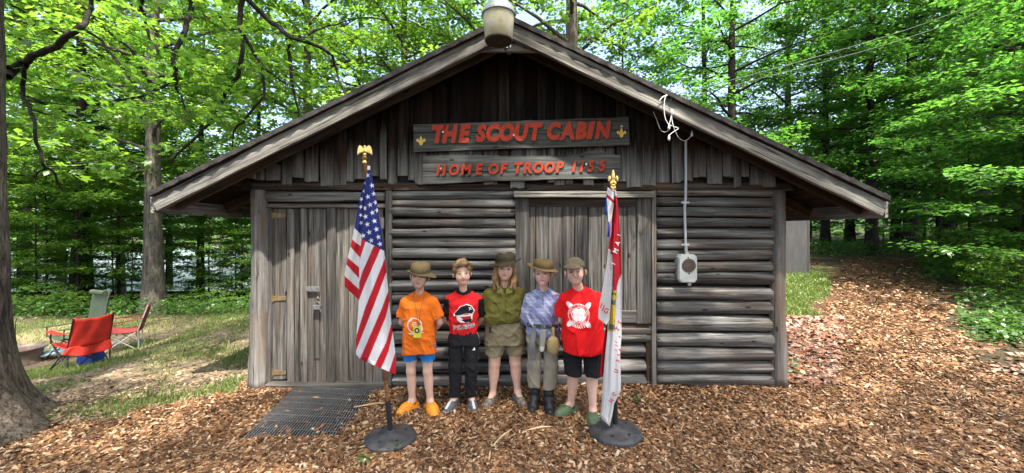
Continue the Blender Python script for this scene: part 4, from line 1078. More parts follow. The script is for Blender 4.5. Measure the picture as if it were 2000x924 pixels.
# ---------------------------------------------------------------- flags
def flag_mat(name):
    t = NT(name); tc = t.n('TexCoord'); c = t.n('VertexColor', {'layer_name': 'Col'})
    a = t.n('TexNoise', Vector=tc.outputs['Object'], Scale=7.0, Detail=3.0)
    wv = t.n('TexNoise', Vector=tc.outputs['Object'], Scale=260.0, Detail=1.0)
    cc = t.mix(1.0, c.outputs[0], t.ramp(wv, [(.3, .86), (.7, 1.06)]).outputs[0], 'MULTIPLY')
    d = t.n('BsdfPrincipled', Base_Color=cc, Roughness=.65); d.inputs['Specular IOR Level'].default_value = .25
    bn = t.n('Bump', Strength=.5, Distance=.02, Height=a.outputs[0]); t.t.links.new(bn.outputs[0], d.inputs['Normal'])
    tl = t.n('BsdfTranslucent', Color=cc)
    return t.out(t.n('MixShader', i0=.22, i1=d.outputs[0], i2=tl.outputs[0]).outputs[0])
M['flag'] = flag_mat('flag_cloth')
def edge_at(pts, t_):
    ys = np.array([p[1] for p in pts], float); xs = np.array([p[0] for p in pts], float)
    y = ys[0] + (ys[-1]-ys[0])*t_
    return np.interp(y, ys, xs), y
def cloth(name, Lp, Rp, yfun, colfn, parent, nu=70, nv=330, bulge=None):
    u, t_ = np.meshgrid(np.linspace(0, 1, nu), np.linspace(0, 1, nv))
    lx, ly = edge_at(Lp, t_); rx, ry = edge_at(Rp, t_)
    x = lx + (rx-lx)*u; y = ly + (ry-ly)*u
    D = yfun(u, t_, x, y)
    Wx = (x-VPX)/FPX*D; Wz = CAM_H - (y-VPY)/FPX*D
    V = np.stack([Wx, D, Wz], -1).reshape(-1, 3)
    i = np.arange(nu-1)[None] + nu*np.arange(nv-1)[:, None]; F = np.stack([i, i+1, i+1+nu, i+nu], -1).reshape(-1, 4)
    col = colfn(x.ravel(), y.ravel())
    o = link(name, np_mesh(name, V, F, M['flag'], True, col), parent)
    sd = o.modifiers.new('thickness', 'SOLIDIFY'); sd.thickness = .003; sd.offset = 1
    return o
RED, WHITE, BLUE = np.array([.50, .012, .022]), np.array([.70, .70, .74]), np.array([.016, .026, .17])
BND = [[(714,472),(704,502),(696,540)], [(730,480.7),(706.7,533.5),(701.5,552.5),(694,590)], [(743,486.7),(712,557.7),(700.7,587),(690,618)], [(756,496),(751,506.6),(713.7,600),(697,652),(688,690)],
 [(760,518),(752.6,537),(729,600),(696,683.5),(690,702)], [(762,556),(757,571.6),(746.6,600),(703,701),(696,720)], [(761,585),(759.5,593.5),(753.5,619.4),(716,709.4),(708,728)], [(768,618),(764.7,631.5),(754.3,668),(731,714.6),(724,735)], [(769,640),(766.5,652.3),(758.7,687),(743,723.3),(736,745)], [(775,672),(770.8,692),(759.5,727.6),(756,745)]]
def star_in(x, y, cx, cy, R, rot=0.25):
    a = np.arctan2(x-cx, -(y-cy)) + rot; r = np.hypot(x-cx, y-cy)
    q = np.abs(((a + np.pi/5) % (2*np.pi/5)) - np.pi/5)          # 0 at a tip, pi/5 at a notch
    x1, y1 = R, 0.0; x2, y2 = .39*R*math.cos(math.pi/5), .39*R*math.sin(math.pi/5)
    px_, py_ = r*np.cos(q), r*np.sin(q)
    return ((x2-x1)*(py_-y1) - (y2-y1)*(px_-x1)) >= 0
STARS = [(385,245),(405,338),(338,372),(427,435),(362,463),(388,553),(312,595),(412,645),(332,682),(435,738),(353,773),(285,812),(457,827),(375,865),(475,905),(300,500),(445,525),(335,130)]
STARS_L = [(258,485),(258,578),(265,398),(262,668),(313,218),(300,310)]
def usa_front(x, y):
    cnt = np.zeros(len(x), int)
    for b in BND:
        ys = [p[1] for p in b]; xs = [p[0] for p in b]
        bx = np.interp(y, ys, xs); bx = np.where(y < ys[0], xs[0] + 40, bx); bx = np.where(y > ys[-1], -1e3, bx)
        cnt += x > bx
    c = np.where((cnt % 2 == 0)[:, None], RED, WHITE)
    can = y < 466.8 + (x-705.9)*(488.5-466.8)/(747.4-705.9)
    c = np.where(can[:, None], BLUE, c)
    for a, b in STARS: c = np.where((can & star_in(x, y, 660+a/5.777, 320+b/5.777, 5.6))[:, None], WHITE*1.04, c)
    return c
AL = [((692,445),(706,459)), ((687.7,467.7),(704,480.7)), ((684,481.5),(703,503)), ((679,503),(701.5,523)), ((677,517),(701.5,544)), ((673,538.7),(701.5,565.5))]
def usa_left(x, y):
    cnt = np.zeros(len(x), int)
    for (x0, y0), (x1, y1) in AL: cnt += y > y0 + (x-x0)*(y1-y0)/(x1-x0)
    c = np.where((cnt == 0)[:, None], BLUE, np.where((cnt % 2 == 1)[:, None], WHITE*.95, RED))
    for a, b in STARS_L: c = np.where(((cnt == 0) & star_in(x, y, 660+a/5.777, 320+b/5.777, 4.6, .5))[:, None], WHITE, c)
    return c
def base_plate(root, cx, cy, R):
    m = MB(); g = float(ground_z(cx, cy)) + .012
    m.lathe([(R, g-.01), (R, g+.018), (R*.985, g+.024), (R*.8, g+.034), (R*.25, g+.05), (.045, g+.06), (.04, g+.08), (0, g+.08)], (cx, cy, 0), 48); o = m.build('base', M['castiron'], root, True)
    for a in (.6, 2.4, 4.3, 5.4):
        h = MB(); h.lathe([(0, .0), (.012, .0), (.012, .003), (0, .003)], (cx + R*.62*math.cos(a), cy + R*.62*math.sin(a), g+.043), 8); h.build('bolt_hole', M['dark'], o)
    return g
LpF = [(719,325),(712,372),(711,407),(707.6,441),(706,466),(704,483),(701.5,523),(701.5,561),(700,600),(695.5,659),(695.5,692),(702.4,701)]
RpF = [(721.5,323),(729,354.6),(736,398),(745,450),(750,492),(753.5,526.5),(758.7,578.5),(763,624.6),(769,668),(773.4,702.5),(772.5,732)]
f1x, f1y = -1.0, 3.165
fl1 = empty('national_flag', (f1x, f1y, 0), 'striped red and white flag with starry blue corner on an eagle-topped pole', 'flag')
g = base_plate(fl1, f1x, f1y, .207)
top = P(712.5, 312, 3.17); bot = Vector((f1x, f1y, g+.05))
m = MB(); m.tube([bot.lerp(top, .10), top], [.0165, .0135], 12); m.build('pole', M['polewood'], fl1, True)
m = MB(); m.tube([bot, bot.lerp(top, .118)], .0215, 12); m.build('sleeve', M['blackmetal'], fl1, True)
fp = lambda u, t_, x, y: 3.115 - .028*np.sin(np.pi*u)*np.minimum(1, t_*3) + (.020*np.sin(u*8.0 + t_*2.0) + .008*np.sin(u*19+t_*5))*np.minimum(1, t_*2.5)
cloth('flag', LpF, RpF, fp, usa_front, fl1, 90, 420)
LpB = [(716,345),(711,362),(702.4,389),(694.6,432.5),(687.7,467.7),(679,504),(673,537),(673,559.4)]; RpB = [(719,345),(715,375),(713,430),(710,466),(708,490),(706,530),(706,591)]
cloth('flag_fold', LpB, RpB, lambda u, t_, x, y: 3.155 - .02*u + .035*np.sin(u*2.6)*t_ + .008*np.sin(u*9+t_*3), usa_left, fl1, 50, 240)
m = MB(); q0 = P(720, 327, 3.11); m.box((q0.x-.008, 3.105, q0.z-.02), (q0.x+.012, 3.112, q0.z+.012)); m.build('grommet_tab', plain('canvas', (.7, .68, .62), .8), fl1)
# eagle finial: ball, body, head with beak, spread wings, tail
eg = MB(); c = P(712.5, 312, 3.17); K = 3.17/FPX
def ez(y): return CAM_H - (y-VPY)*K
cx = c.x
eg.lathe([(4.2*K, ez(319)), (4.8*K, ez(316)), (3.2*K, ez(314)), (4.6*K, ez(309)), (5.2*K, ez(307)), (3.4*K, ez(305))], (cx, 3.17, 0), 14)
eg.lathe([(0, ez(306)), (3.2*K, ez(304.5)), (4.4*K, ez(302)), (3.2*K, ez(299.5)), (1.5*K, ez(299))], (cx, 3.17, 0), 12)
eg.lathe([(1.4*K, ez(301)), (3.0*K, ez(298)), (3.6*K, ez(294)), (2.6*K, ez(290)), (2.0*K, ez(288)), (2.2*K, ez(286)), (1.4*K, ez(284.4)), (0, ez(284))], (cx+.3*K, 3.168, 0), 12)
eg.tube([Vector((cx-1.2*K, 3.16, ez(286.3))), Vector((cx-3.4*K, 3.158, ez(287.2))), Vector((cx-4.0*K, 3.158, ez(288.4)))], [1.0*K, .7*K, .1*K], 6)
for sx in (-1, 1):
    out = [(1.5, 291), (5, 286.5), (9, 284), (12.2, 287), (14, 293), (14.6, 299), (13.6, 303), (12, 298), (11, 301.5), (9.4, 297), (8, 300), (6.6, 296), (5, 299), (3.4, 296), (1.5, 298)]
    V = [Vector((cx + sx*a*K, 3.166 - .006*math.sin(a/4), ez(b))) for a, b in out]; n_ = len(out)
    V += [v + Vector((0, .012, 0)) for v in V]; fc = [tuple(range(n_)), tuple(reversed(range(n_, 2*n_)))] + [(i, n_+i, n_+(i+1) % n_, (i+1) % n_) for i in range(n_)]
    eg.add(V, fc if sx > 0 else [tuple(reversed(f)) for f in fc])
eg.build('eagle_finial', M['gold'], fl1, True)

f2x, f2y = .872, 3.245
fl2 = empty('troop_flag', (f2x, f2y, 0), 'furled white and red flag with gold lily finial beside the red shirted boy', 'flag')
g = base_plate(fl2, f2x, f2y, .222)
top = P(1197, 384, 3.24); bot = Vector((f2x, f2y, g+.05))
m = MB(); m.tube([bot.lerp(top, .1), top], [.0165, .0135], 12); m.build('pole', M['polewood'], fl2, True)
m = MB(); m.tube([bot, bot.lerp(top, .16)], .0215, 12); m.build('sleeve', M['blackmetal'], fl2, True)
K2 = 3.24/FPX
fin = MB(); c = P(1197.5, 384, 3.24)
fin.lathe([(4.4*K2, c.z-3*K2), (4.8*K2, c.z+2*K2), (3.2*K2, c.z+5*K2), (4.4*K2, c.z+9*K2), (3.0*K2, c.z+13*K2)], (c.x, 3.24, 0), 12)
def lobe(x, y, rx, rz, ry=2.6):
    n1, n2 = 10, 7; V = []; F = []
    for i in range(n2+1):
        th = math.pi*i/n2
        for k in range(n1):
            a = 2*math.pi*k/n1; V.append((c.x + (x + rx*math.sin(th)*math.cos(a))*K2, 3.24 + ry*K2*math.sin(th)*math.sin(a), c.z + (y + rz*math.cos(th))*K2))
    for i in range(n2):
        for k in range(n1): F.append((i*n1+k, (i+1)*n1+k, (i+1)*n1+(k+1) % n1, i*n1+(k+1) % n1))
    fin.add(V, F)
for a in ((0, 40, 3.6, 12), (0, 29, 4.0, 8), (-7, 35, 3.6, 5.5), (7, 35, 3.6, 5.5), (-8.2, 31.5, 2.2, 3), (8.2, 31.5, 2.2, 3), (-3.6, 26, 3.2, 4.5), (3.6, 26, 3.2, 4.5), (0, 22, 5.6, 2.4), (-3, 17, 2.6, 4), (3, 17, 2.6, 4), (0, 15, 2.6, 5)): lobe(*a)
fin.build('lily_finial', M['gold'], fl2, True)
GRN, YEL = np.array([.10, .17, .15]), np.array([.68, .47, .06]); WH2 = np.array([.68, .67, .69]); RD2 = np.array([.50, .014, .026])
def troop_front(x, y):
    c = np.where(((x < 1196 + (y-498)*.02) & (y > 491 + (x-1189)*1.0))[:, None], WH2, RD2)       # left of the red field
    cut = np.where(y < 536, 2000, np.interp(y, [536, 548, 560, 568], [1213.7, 1208, 1205, 1204.5]))
    c = np.where((x > cut)[:, None], WH2, c)
    c = np.where((y > 568)[:, None], WH2, c)
    lx_ = np.interp(y, [568, 600, 648], [1192.5, 1189.5, 1187.2]); rx_ = np.interp(y, [568, 600, 648], [1205.5, 1203, 1201.5])
    em = (y > 568) & (y < 648) & (x > lx_) & (x < rx_)
    inn = em & (y > 572) & (y < 644) & (x > lx_+.8) & (x < rx_-1.2)
    c = np.where(em[:, None], YEL, c)
    c = np.where((inn & (y < 594 + (x-1192)*.25))[:, None], GRN, c)
    c = np.where((inn & (y > 633 + (x-1190)*.12))[:, None], GRN, c)
    c = np.where(((np.hypot(x-1198, (y-581)*.8) < 4.6) & inn)[:, None], YEL*1.1, c)
    c = np.where(((np.hypot(x-1201.5, (y-626)*.6) < 2.0) & inn)[:, None], GRN*.6, c)
    c = np.where(((y < 383) & (x < 1206))[:, None], WH2, c)
    return c
Lp2 = [(1198,372),(1199,400),(1195,440),(1190,475),(1188,495),(1191,530),(1191,568),(1188,600),(1186.5,648),(1182,690),(1178,740),(1175,790),(1172,812),(1176,820),(1189,831)]
Rp2 = [(1203,371),(1207,400),(1210,451),(1212,500),(1213.7,530),(1214,560),(1213.5,620),(1214,650),(1211.5,690),(1212.5,735),(1213,745),(1212,765),(1199,790),(1198,800),(1191,832)]
yf2 = lambda u, t_, x, y: 3.205 - .026*np.sin(np.pi*u) + .016*np.sin(u*8+t_*2.2) + .007*np.sin(u*17 - t_*4)
fc2 = cloth('flag', Lp2, Rp2, yf2, troop_front, fl2, 60, 420)
Lp3 = [(1189,486),(1185,520),(1178,560),(1172,590),(1169,608),(1169,622)]; Rp3 = [(1197,490),(1197,520),(1195,560),(1192,600),(1190,625),(1184,635)]
cloth('flag_fold', Lp3, Rp3, lambda u, t_, x, y: 3.19 + .02*np.sin(u*3) - .012*t_, lambda x, y: np.ones((len(x), 1))*WH2*.98, fl2, 40, 150)
Lp4 = [(1186,622),(1182,650),(1176,690),(1173,722),(1172,735)]; Rp4 = [(1194,622),(1192,650),(1189,690),(1187,722),(1186,738)]
cloth('flag_fold', Lp4, Rp4, lambda u, t_, x, y: 3.235 + .02*np.sin(u*3), lambda x, y: np.ones((len(x), 1))*RD2*.9, fl2, 24, 110)
def str_col(x, y):
    d = (y-372) + (x-1188)*-.9
    c = np.where((d < -6)[:, None], np.array([.02, .06, .38]), np.where((d < 9)[:, None], WH2, np.where((d < 16)[:, None], RD2, WH2)))
    c = np.where(((x < 1184.5 + (y-372)*.06) & (y > 380))[:, None], np.array([.03, .10, .45]), c)
    return np.where((y > 433)[:, None], np.where((x < 1190)[:, None], np.array([.05, .05, .42]), np.array([.62, .5, .66])), c)
cloth('streamer', [(1187,366),(1184,390),(1182,412),(1188,435),(1187,450),(1186,462)], [(1199,374),(1200,395),(1196,415),(1193,432),(1193,448),(1192,464)], lambda u, t_, x, y: 3.17 + .02*np.sin(u*6+t_*5), str_col, fl2, 30, 110)
MR = plain('flag_red_print', tuple(RD2), .7); MW = plain('flag_white_print', tuple(WH2), .7)
def flag_letter(ch, x, y, h, rot, mat, Y, w=1.0):
    """lettering printed on the folded cloth"""
    V, F, sz = glyph(ch, 0.0, .03, 0.0); s = h/sz[1]; ca, sa = math.cos(rot), math.sin(rot); W = []
    for v in V:
        a, b = v[0]*s*w, v[1]*s; W.append(P(x + a*ca - b*sa, y - (a*sa + b*ca), Y))
    py_obj('letter', W, F, mat, fc2)
for a in (('M', 1202.5, 490, 11, 1.05, MW), ('A', 1206, 475, 10, 1.1, MW), ('T', 1198, 515, 8, 1.15, MW), ('I', 1209, 459, 8, 1.2, MW),
          ('I', 1174.5, 597, 11, -.35, MR), ('I', 1178.5, 602, 13, -.35, MR), ('G', 1184, 607, 12, -.35, MR),
          ('S', 1210.5, 630, 10, .9, MR), ('T', 1206, 643, 11, .95, MR), ('.', 1210, 658, 4, .9, MR), ('I', 1203, 668, 7, 1.0, MR), ('I', 1204, 675, 7, 1.0, MR), ('I', 1203, 684, 7, 1.0, MR),
          ('4', 1211, 684, 8, 1.15, MR), ('5', 1209.5, 694, 9, 1.15, MR), ('5', 1206.5, 705, 9, 1.15, MR), ('U', 1203.5, 725, 10, 1.25, MR), ('C', 1200, 770, 9, .95, MR), ('H', 1194.5, 783, 10, .95, MR)):
    ch, x, y, h, r_, mt = a; flag_letter(ch, x, y, h*.9, r_, mt, 3.162 if x > 1190 else 3.174, .85)

# ---------------------------------------------------------------- camp chairs, fire ring and bits at the left
def camp_chair(px, py, face, cloth_c, frame_m, label, back=.86, headroll=False, skirt=False, w=.56):
    p = hit(px, py); root = empty('camp_chair', tuple(p), label, 'camp chair')
    root.rotation_euler = (0, 0, math.atan2(face[1], face[0]) + math.pi/2)        # local -Y is the way it faces
    cm = plain('chair_cloth', cloth_c, .8, var=.18, scale=9, bump=.4, bdist=.01)
    def add(m, nm, mt, sm=True):
        o = m.build(nm, mt); o.parent = root; return o
    hw, d = w/2, .23
    g = {k: Vector(v) for k, v in dict(fl=(-hw, -d-.03, 0), fr=(hw, -d-.03, 0), bl=(-hw, d+.03, 0), br=(hw, d+.03, 0), sfl=(-hw, -d, .42), sfr=(hw, -d, .42), sbl=(-hw, d-.02, .36), sbr=(hw, d-.02, .36)).items()}
    for a, b in (('fl', 'sfr'), ('fr', 'sfl'), ('bl', 'sbr'), ('br', 'sbl'), ('fl', 'sbl'), ('bl', 'sfl'), ('fr', 'sbr'), ('br', 'sfr')):
        m = MB(); m.tube([g[a]+Vector((0, 0, .015)), g[b]], .0095, 8); add(m, 'leg', frame_m)
    for k in ('fl', 'fr', 'bl', 'br'):
        m = MB(); m.lathe([(.022, 0), (.022, .012), (.012, .03), (0, .03)], tuple(g[k]), 8); add(m, 'foot', frame_m)
    for sx in (-1, 1):
        m = MB(); m.tube([Vector((sx*hw, d+.03, .02)), Vector((sx*hw, d+.02, .4)), Vector((sx*(hw-.01), d+.16, back))], .0095, 8); add(m, 'back_post', frame_m)
        m = MB(); m.tube([Vector((sx*hw, -d-.02, .40)), Vector((sx*hw, -d-.02, .60))], .0095, 8); add(m, 'arm_post', frame_m)
        m = MB(); V = []; F = []
        for i in range(9):
            s = i/8; y = -d-.08 + s*(2*d+.16); z = .60 + .03*s - .03*math.sin(math.pi*s)
            V += [(sx*hw-.04, y, z), (sx*hw+.04, y, z), (sx*hw+.04, y, z-.012), (sx*hw-.04, y, z-.012)]
        for i in range(8):
            for q in range(4): F.append((i*4+q, i*4+(q+1) % 4, i*4+4+(q+1) % 4, i*4+4+q))
        m.add(V, F + [(0, 3, 2, 1), (32, 33, 34, 35)]); add(m, 'armrest', cm)
    def panel(nm, f, nu=12, nv=10, th=.01):
        V = []; F = []
        for i in range(nv+1):
            for j in range(nu+1): V.append(f(j/nu*2-1, i/nv))
        for i in range(nv):
            for j in range(nu): a = i*(nu+1)+j; F.append((a, a+1, a+nu+2, a+nu+1))
        o = py_obj(nm, V, F, cm, None, True); o.parent = root; sd = o.modifiers.new('thickness', 'SOLIDIFY'); sd.thickness = th; sd.offset = 0; return o
    panel('seat', lambda u, v: (u*hw, -d + v*(2*d), .42 - .05*v - .05*(1-u*u) - .02*math.sin(math.pi*v)))
    bk = panel('backrest', lambda u, v: (u*(hw-.01*v), d+.01 + .14*v + .05*(1-u*u)*(1-.5*v) + .008*math.sin(u*7+v*5), .38 + v*(back-.38) - .03*(1-u*u)*v + .006*math.sin(u*9)))
    if skirt: panel('back_skirt', lambda u, v: (u*(hw+.04*v)+.03*v, d+.05 + .03*math.sin(u*6)*v, .40 - v*(.17 - .06*u*u) + .02*u*v))
    if headroll:
        m = MB(); m.tube([Vector((-hw*.8, d+.10, back-.04)), Vector((hw*.8, d+.10, back-.04))], .045, 10); o = add(m, 'head_roll', cm)
    return root
camp_chair(158, 717, (-.93, .36), (.62, .035, .022), M['blackmetal'], 'bright red folding camp chair seen from behind near the fire ring', .84, skirt=True, w=.47)
camp_chair(146, 696, (-.35, -.9), (.085, .115, .065), M['blackmetal'], 'olive green high-backed camp chair behind the red one', 1.2, headroll=True, w=.62)
camp_chair(238, 684, (-.78, -.62), (.17, .022, .022), M['steel'], 'dark maroon camp chair with silver legs seen side on', .86)
p = hit(36, 712)
fr_ = MB(); fr_.lathe([(.33, -.05), (.33, .02), (.30, .05), (.29, .20), (.315, .26), (.35, .285), (.35, .30), (.31, .295), (.28, .25), (.27, .02), (0, .015)], tuple(p), 40)
o = fr_.build('fire_ring', plain('scorched_steel', (.19, .135, .115), .6, .35, var=.35, scale=7, bump=.3), None, True)
tag(o, 'round steel fire ring with flared rim beside the left tree trunk', 'fire ring')
p = hit(102, 700); m = MB(); m.box((p.x-.33, p.y-.16, p.z+.10), (p.x+.3, p.y+.2, p.z+.14), rot=Euler((rad(8), rad(-12), .3)).to_matrix()); 
bl = plain('pale_blue_plastic', (.42, .55, .68), .45)
o = m.build('tray', bl); tag(o, 'pale blue plastic tray leaning low between fire ring and red chair', 'tray'); bv = o.modifiers.new('bevel', 'BEVEL'); bv.width = .015; bv.segments = 2
p2 = hit(178, 712); m = MB(); m.box((p2.x-.12, p2.y-.1, p2.z-.01), (p2.x+.12, p2.y+.1, p2.z+.17)); m.box((p2.x-.10, p2.y-.08, p2.z+.17), (p2.x+.10, p2.y+.08, p2.z+.19)); m.tube([Vector((p2.x-.1, p2.y, p2.z+.18)), Vector((p2.x-.06, p2.y, p2.z+.24)), Vector((p2.x+.06, p2.y, p2.z+.24)), Vector((p2.x+.1, p2.y, p2.z+.18))], .008, 6)
o = m.build('cooler_bag', plain('blue_nylon', (.03, .06, .35), .6)); tag(o, 'small blue cooler bag on the ground under the red chair', 'bag'); bv = o.modifiers.new('bevel', 'BEVEL'); bv.width = .02; bv.segments = 2
p3 = hit(30, 690); m = MB(); m.tube([p3 + Vector((0, 0, -.05)), p3 + Vector((0, 0, .62)), p3 + Vector((.03, 0, .70)), p3 + Vector((.09, 0, .68)), p3 + Vector((.1, 0, .62))], .007, 6)
tag(m.build('hook_stake', M['blackmetal'], None, True), 'thin black iron hook stake standing behind the fire ring', 'stake')
# stray weeds in the chips
for px, py, s, lb in ((716, 902, .07, 'tiny green weed sprouting from the chips below the national flag base'), (1247, 790, .08, 'small green weed by the wall between the lily flag and right logs'), (1560, 735, .16, 'low green weed clump at the foot of the right corner post'), (770, 882, .05, 'tiny weed sprig beside the national flag base rim')):
    p = hit(px, py); rg = np.random.default_rng(px); n = 9
    a = rg.uniform(0, 6.28, n); q = np.stack([p.x + rg.normal(0, s*.2, n), p.y + rg.normal(0, s*.2, n), p.z + rg.uniform(0, s*.4, n)], 1); e = q + np.stack([np.cos(a)*s*.6, np.sin(a)*s*.6, rg.uniform(.3, 1, n)*s], 1)
    tag(link('weed', leaves_on(np.stack([q, e], 1), s*.35, s*.5, rg, .5, mat=M['leaf_low'], name='weed', spread=s*.1)), lb, 'weed', 'weeds in the wood chips')
# long splinters lying on the chips
for i, (xa, ya, xb, yb_) in enumerate(((960, 878, 1000, 843), (1030, 845, 1085, 838), (955, 905, 958, 885), (1120, 762, 1160, 748), (700, 880, 745, 872), (690, 800, 770, 790), (1290, 752, 1420, 744))):
    a, b = hit(xa, ya), hit(xb, yb_); m = MB(); m.tube([a + Vector((0, 0, .022)), (a+b)/2 + Vector((0, .01, .03)), b + Vector((0, 0, .022))], [.004, .008, .003], 5)
    tag(m.build('splinter', plain('splinter_wood', (.52, .38, .22), .8), None, True), ['long pale wood splinter pointing up right before the blue shirted boy', 'pale splinter lying level in front of the boots', 'short splinter pointing away at the bottom edge', 'splinter against the wall foot behind the green clogs', 'splinter just left of the national flag base', 'splinter between the grate and the orange clogs', 'long thin splinter along the wall foot under the right logs'][i], 'splinter', 'long splinters on the chips')
# ---------------------------------------------------------------- people: smooth bodies from blended distance fields
def rc(p, a, b, ra, rb):
    a = np.array(a, np.float32); b = np.array(b, np.float32); ba = b-a; L = float(ba @ ba)
    q = [p[i]-a[i] for i in range(3)]; h = np.clip((q[0]*ba[0] + q[1]*ba[1] + q[2]*ba[2])/L, 0, 1)
    return np.sqrt((q[0]-ba[0]*h)**2 + (q[1]-ba[1]*h)**2 + (q[2]-ba[2]*h)**2) - (ra + (rb-ra)*h)
def ell(p, c, r):
    q = [(p[i]-c[i]) for i in range(3)]
    k0 = np.sqrt(sum((q[i]/r[i])**2 for i in range(3))); k1 = np.sqrt(sum((q[i]/(r[i]*r[i]))**2 for i in range(3))) + 1e-6
    return k0*(k0-1)/k1
def smin(a, b, k):
    h = np.clip(.5 + .5*(b-a)/k, 0, 1); return b*(1-h) + a*h - k*h*(1-h)
def smax(a, b, k): return -smin(-a, -b, k)
def su(k, *ds):
    r = ds[0]
    for d in ds[1:]: r = smin(r, d, k)
    return r
def loft(p, prof, n=2.4):
    """prof rows: z, half width, half depth, x centre, y centre"""
    z = [r[0] for r in prof]
    I = [np.interp(p[2], z, [r[i] for r in prof]).astype(np.float32) for i in range(1, 5)]
    d = ((np.abs(p[0]-I[2])/I[0])**n + (np.abs(p[1]-I[3])/I[1])**n)**(1/n)
    d = (d-1)*np.minimum(I[0], I[1])*.9
    return np.maximum(d, np.maximum(z[0]-p[2], p[2]-z[-1]))
def sdf_mesh(fn, lo, hi, res):
    n = [int(math.ceil((hi[i]-lo[i])/res))+1 for i in range(3)]
    ax = [np.arange(n[i], dtype=np.float32)*res + lo[i] for i in range(3)]
    p = np.meshgrid(*ax, indexing='ij')
    f = fn(p).astype(np.float32); f[np.abs(f) < 1e-6] = 1e-6
    s = f < 0; c = [k-1 for k in n]
    def cn(a, i, j, k): return a[i:i+c[0], j:j+c[1], k:k+c[2]]
    cnt = np.zeros(c, np.int8); acc = np.zeros((3, *c), np.float32)
    for axis in range(3):
        for u in (0, 1):
            for v in (0, 1):
                o0 = [0, 0, 0]; oth = [q for q in range(3) if q != axis]; o0[oth[0]] = u; o0[oth[1]] = v; o1 = list(o0); o1[axis] = 1
                fa, fb = cn(f, *o0), cn(f, *o1); cr = (fa < 0) != (fb < 0)
                t = np.where(cr, fa/(fa-fb + 1e-12), 0); cnt += cr
                for q in range(3): acc[q] += np.where(cr, (t if q == axis else o0[q]), 0)
    act = cnt > 0; idx = -np.ones(c, np.int64); idx[act] = np.arange(act.sum())
    ii = np.argwhere(act); V = (ii + (acc[:, act]/cnt[act]).T)*res + np.array(lo)
    F = []
    for axis in range(3):
        o1 = [0, 0, 0]; o1[axis] = 1; sl0 = [slice(0, n[q]-1) if q == axis else slice(0, n[q]) for q in range(3)]; sl1 = [slice(1, n[q]) if q == axis else slice(0, n[q]) for q in range(3)]
        a, b = s[tuple(sl0)], s[tuple(sl1)]; e = np.argwhere(a != b); fl = a[a != b]
        u, v = [q for q in range(3) if q != axis]
        k = (e[:, u] > 0) & (e[:, v] > 0) & (e[:, u] < c[u]) & (e[:, v] < c[v]); e, fl = e[k], fl[k]
        def g(du, dv):
            m = e.copy(); m[:, u] -= du; m[:, v] -= dv; return idx[m[:, 0], m[:, 1], m[:, 2]]
        q = np.stack([g(1, 1), g(0, 1), g(0, 0), g(1, 0)], 1)
        flip = fl if axis != 1 else ~fl
        q = np.where(flip[:, None], q, q[:, ::-1]); F.append(q)
    F = np.concatenate(F); F = F[(F >= 0).all(1)]
    return V, F

def skin_mat():
    t = NT('skin'); tc = t.n('TexCoord'); c = t.n('VertexColor', {'layer_name': 'Col'}); a = t.n('TexNoise', Vector=tc.outputs['Object'], Scale=30.0, Detail=4.0)
    cc = t.mix(1.0, c.outputs[0], t.ramp(a, [(.3, (.93, .9, .88)), (.7, (1.05, 1.05, 1.05))]).outputs[0], 'MULTIPLY')
    b = t.n('BsdfPrincipled', Base_Color=cc, Roughness=.5); b.inputs['Specular IOR Level'].default_value = .35
    b.inputs['Subsurface Weight'].default_value = .12; b.inputs['Subsurface Radius'].default_value = (.02, .008, .004); b.inputs['Subsurface Scale'].default_value = .4
    return t.out(b)
M['skin'] = skin_mat()
M['fabric'] = attr_mat('fabric', .85, .15, 130, .14, .35, .002)
M['rubber'] = attr_mat('shoe_rubber', .5, .35, 60, .12, .2, .002)
M['hair'] = attr_mat('hair', .55, .35, 90, .35, .6, .004)
M['felt'] = attr_mat('hat_cloth', .9, .1, 90, .2, .3, .003)
M['eyewhite'] = plain('eye_white', (.62, .6, .57), .3); M['iris'] = plain('iris_dark', (.03, .02, .014), .25)

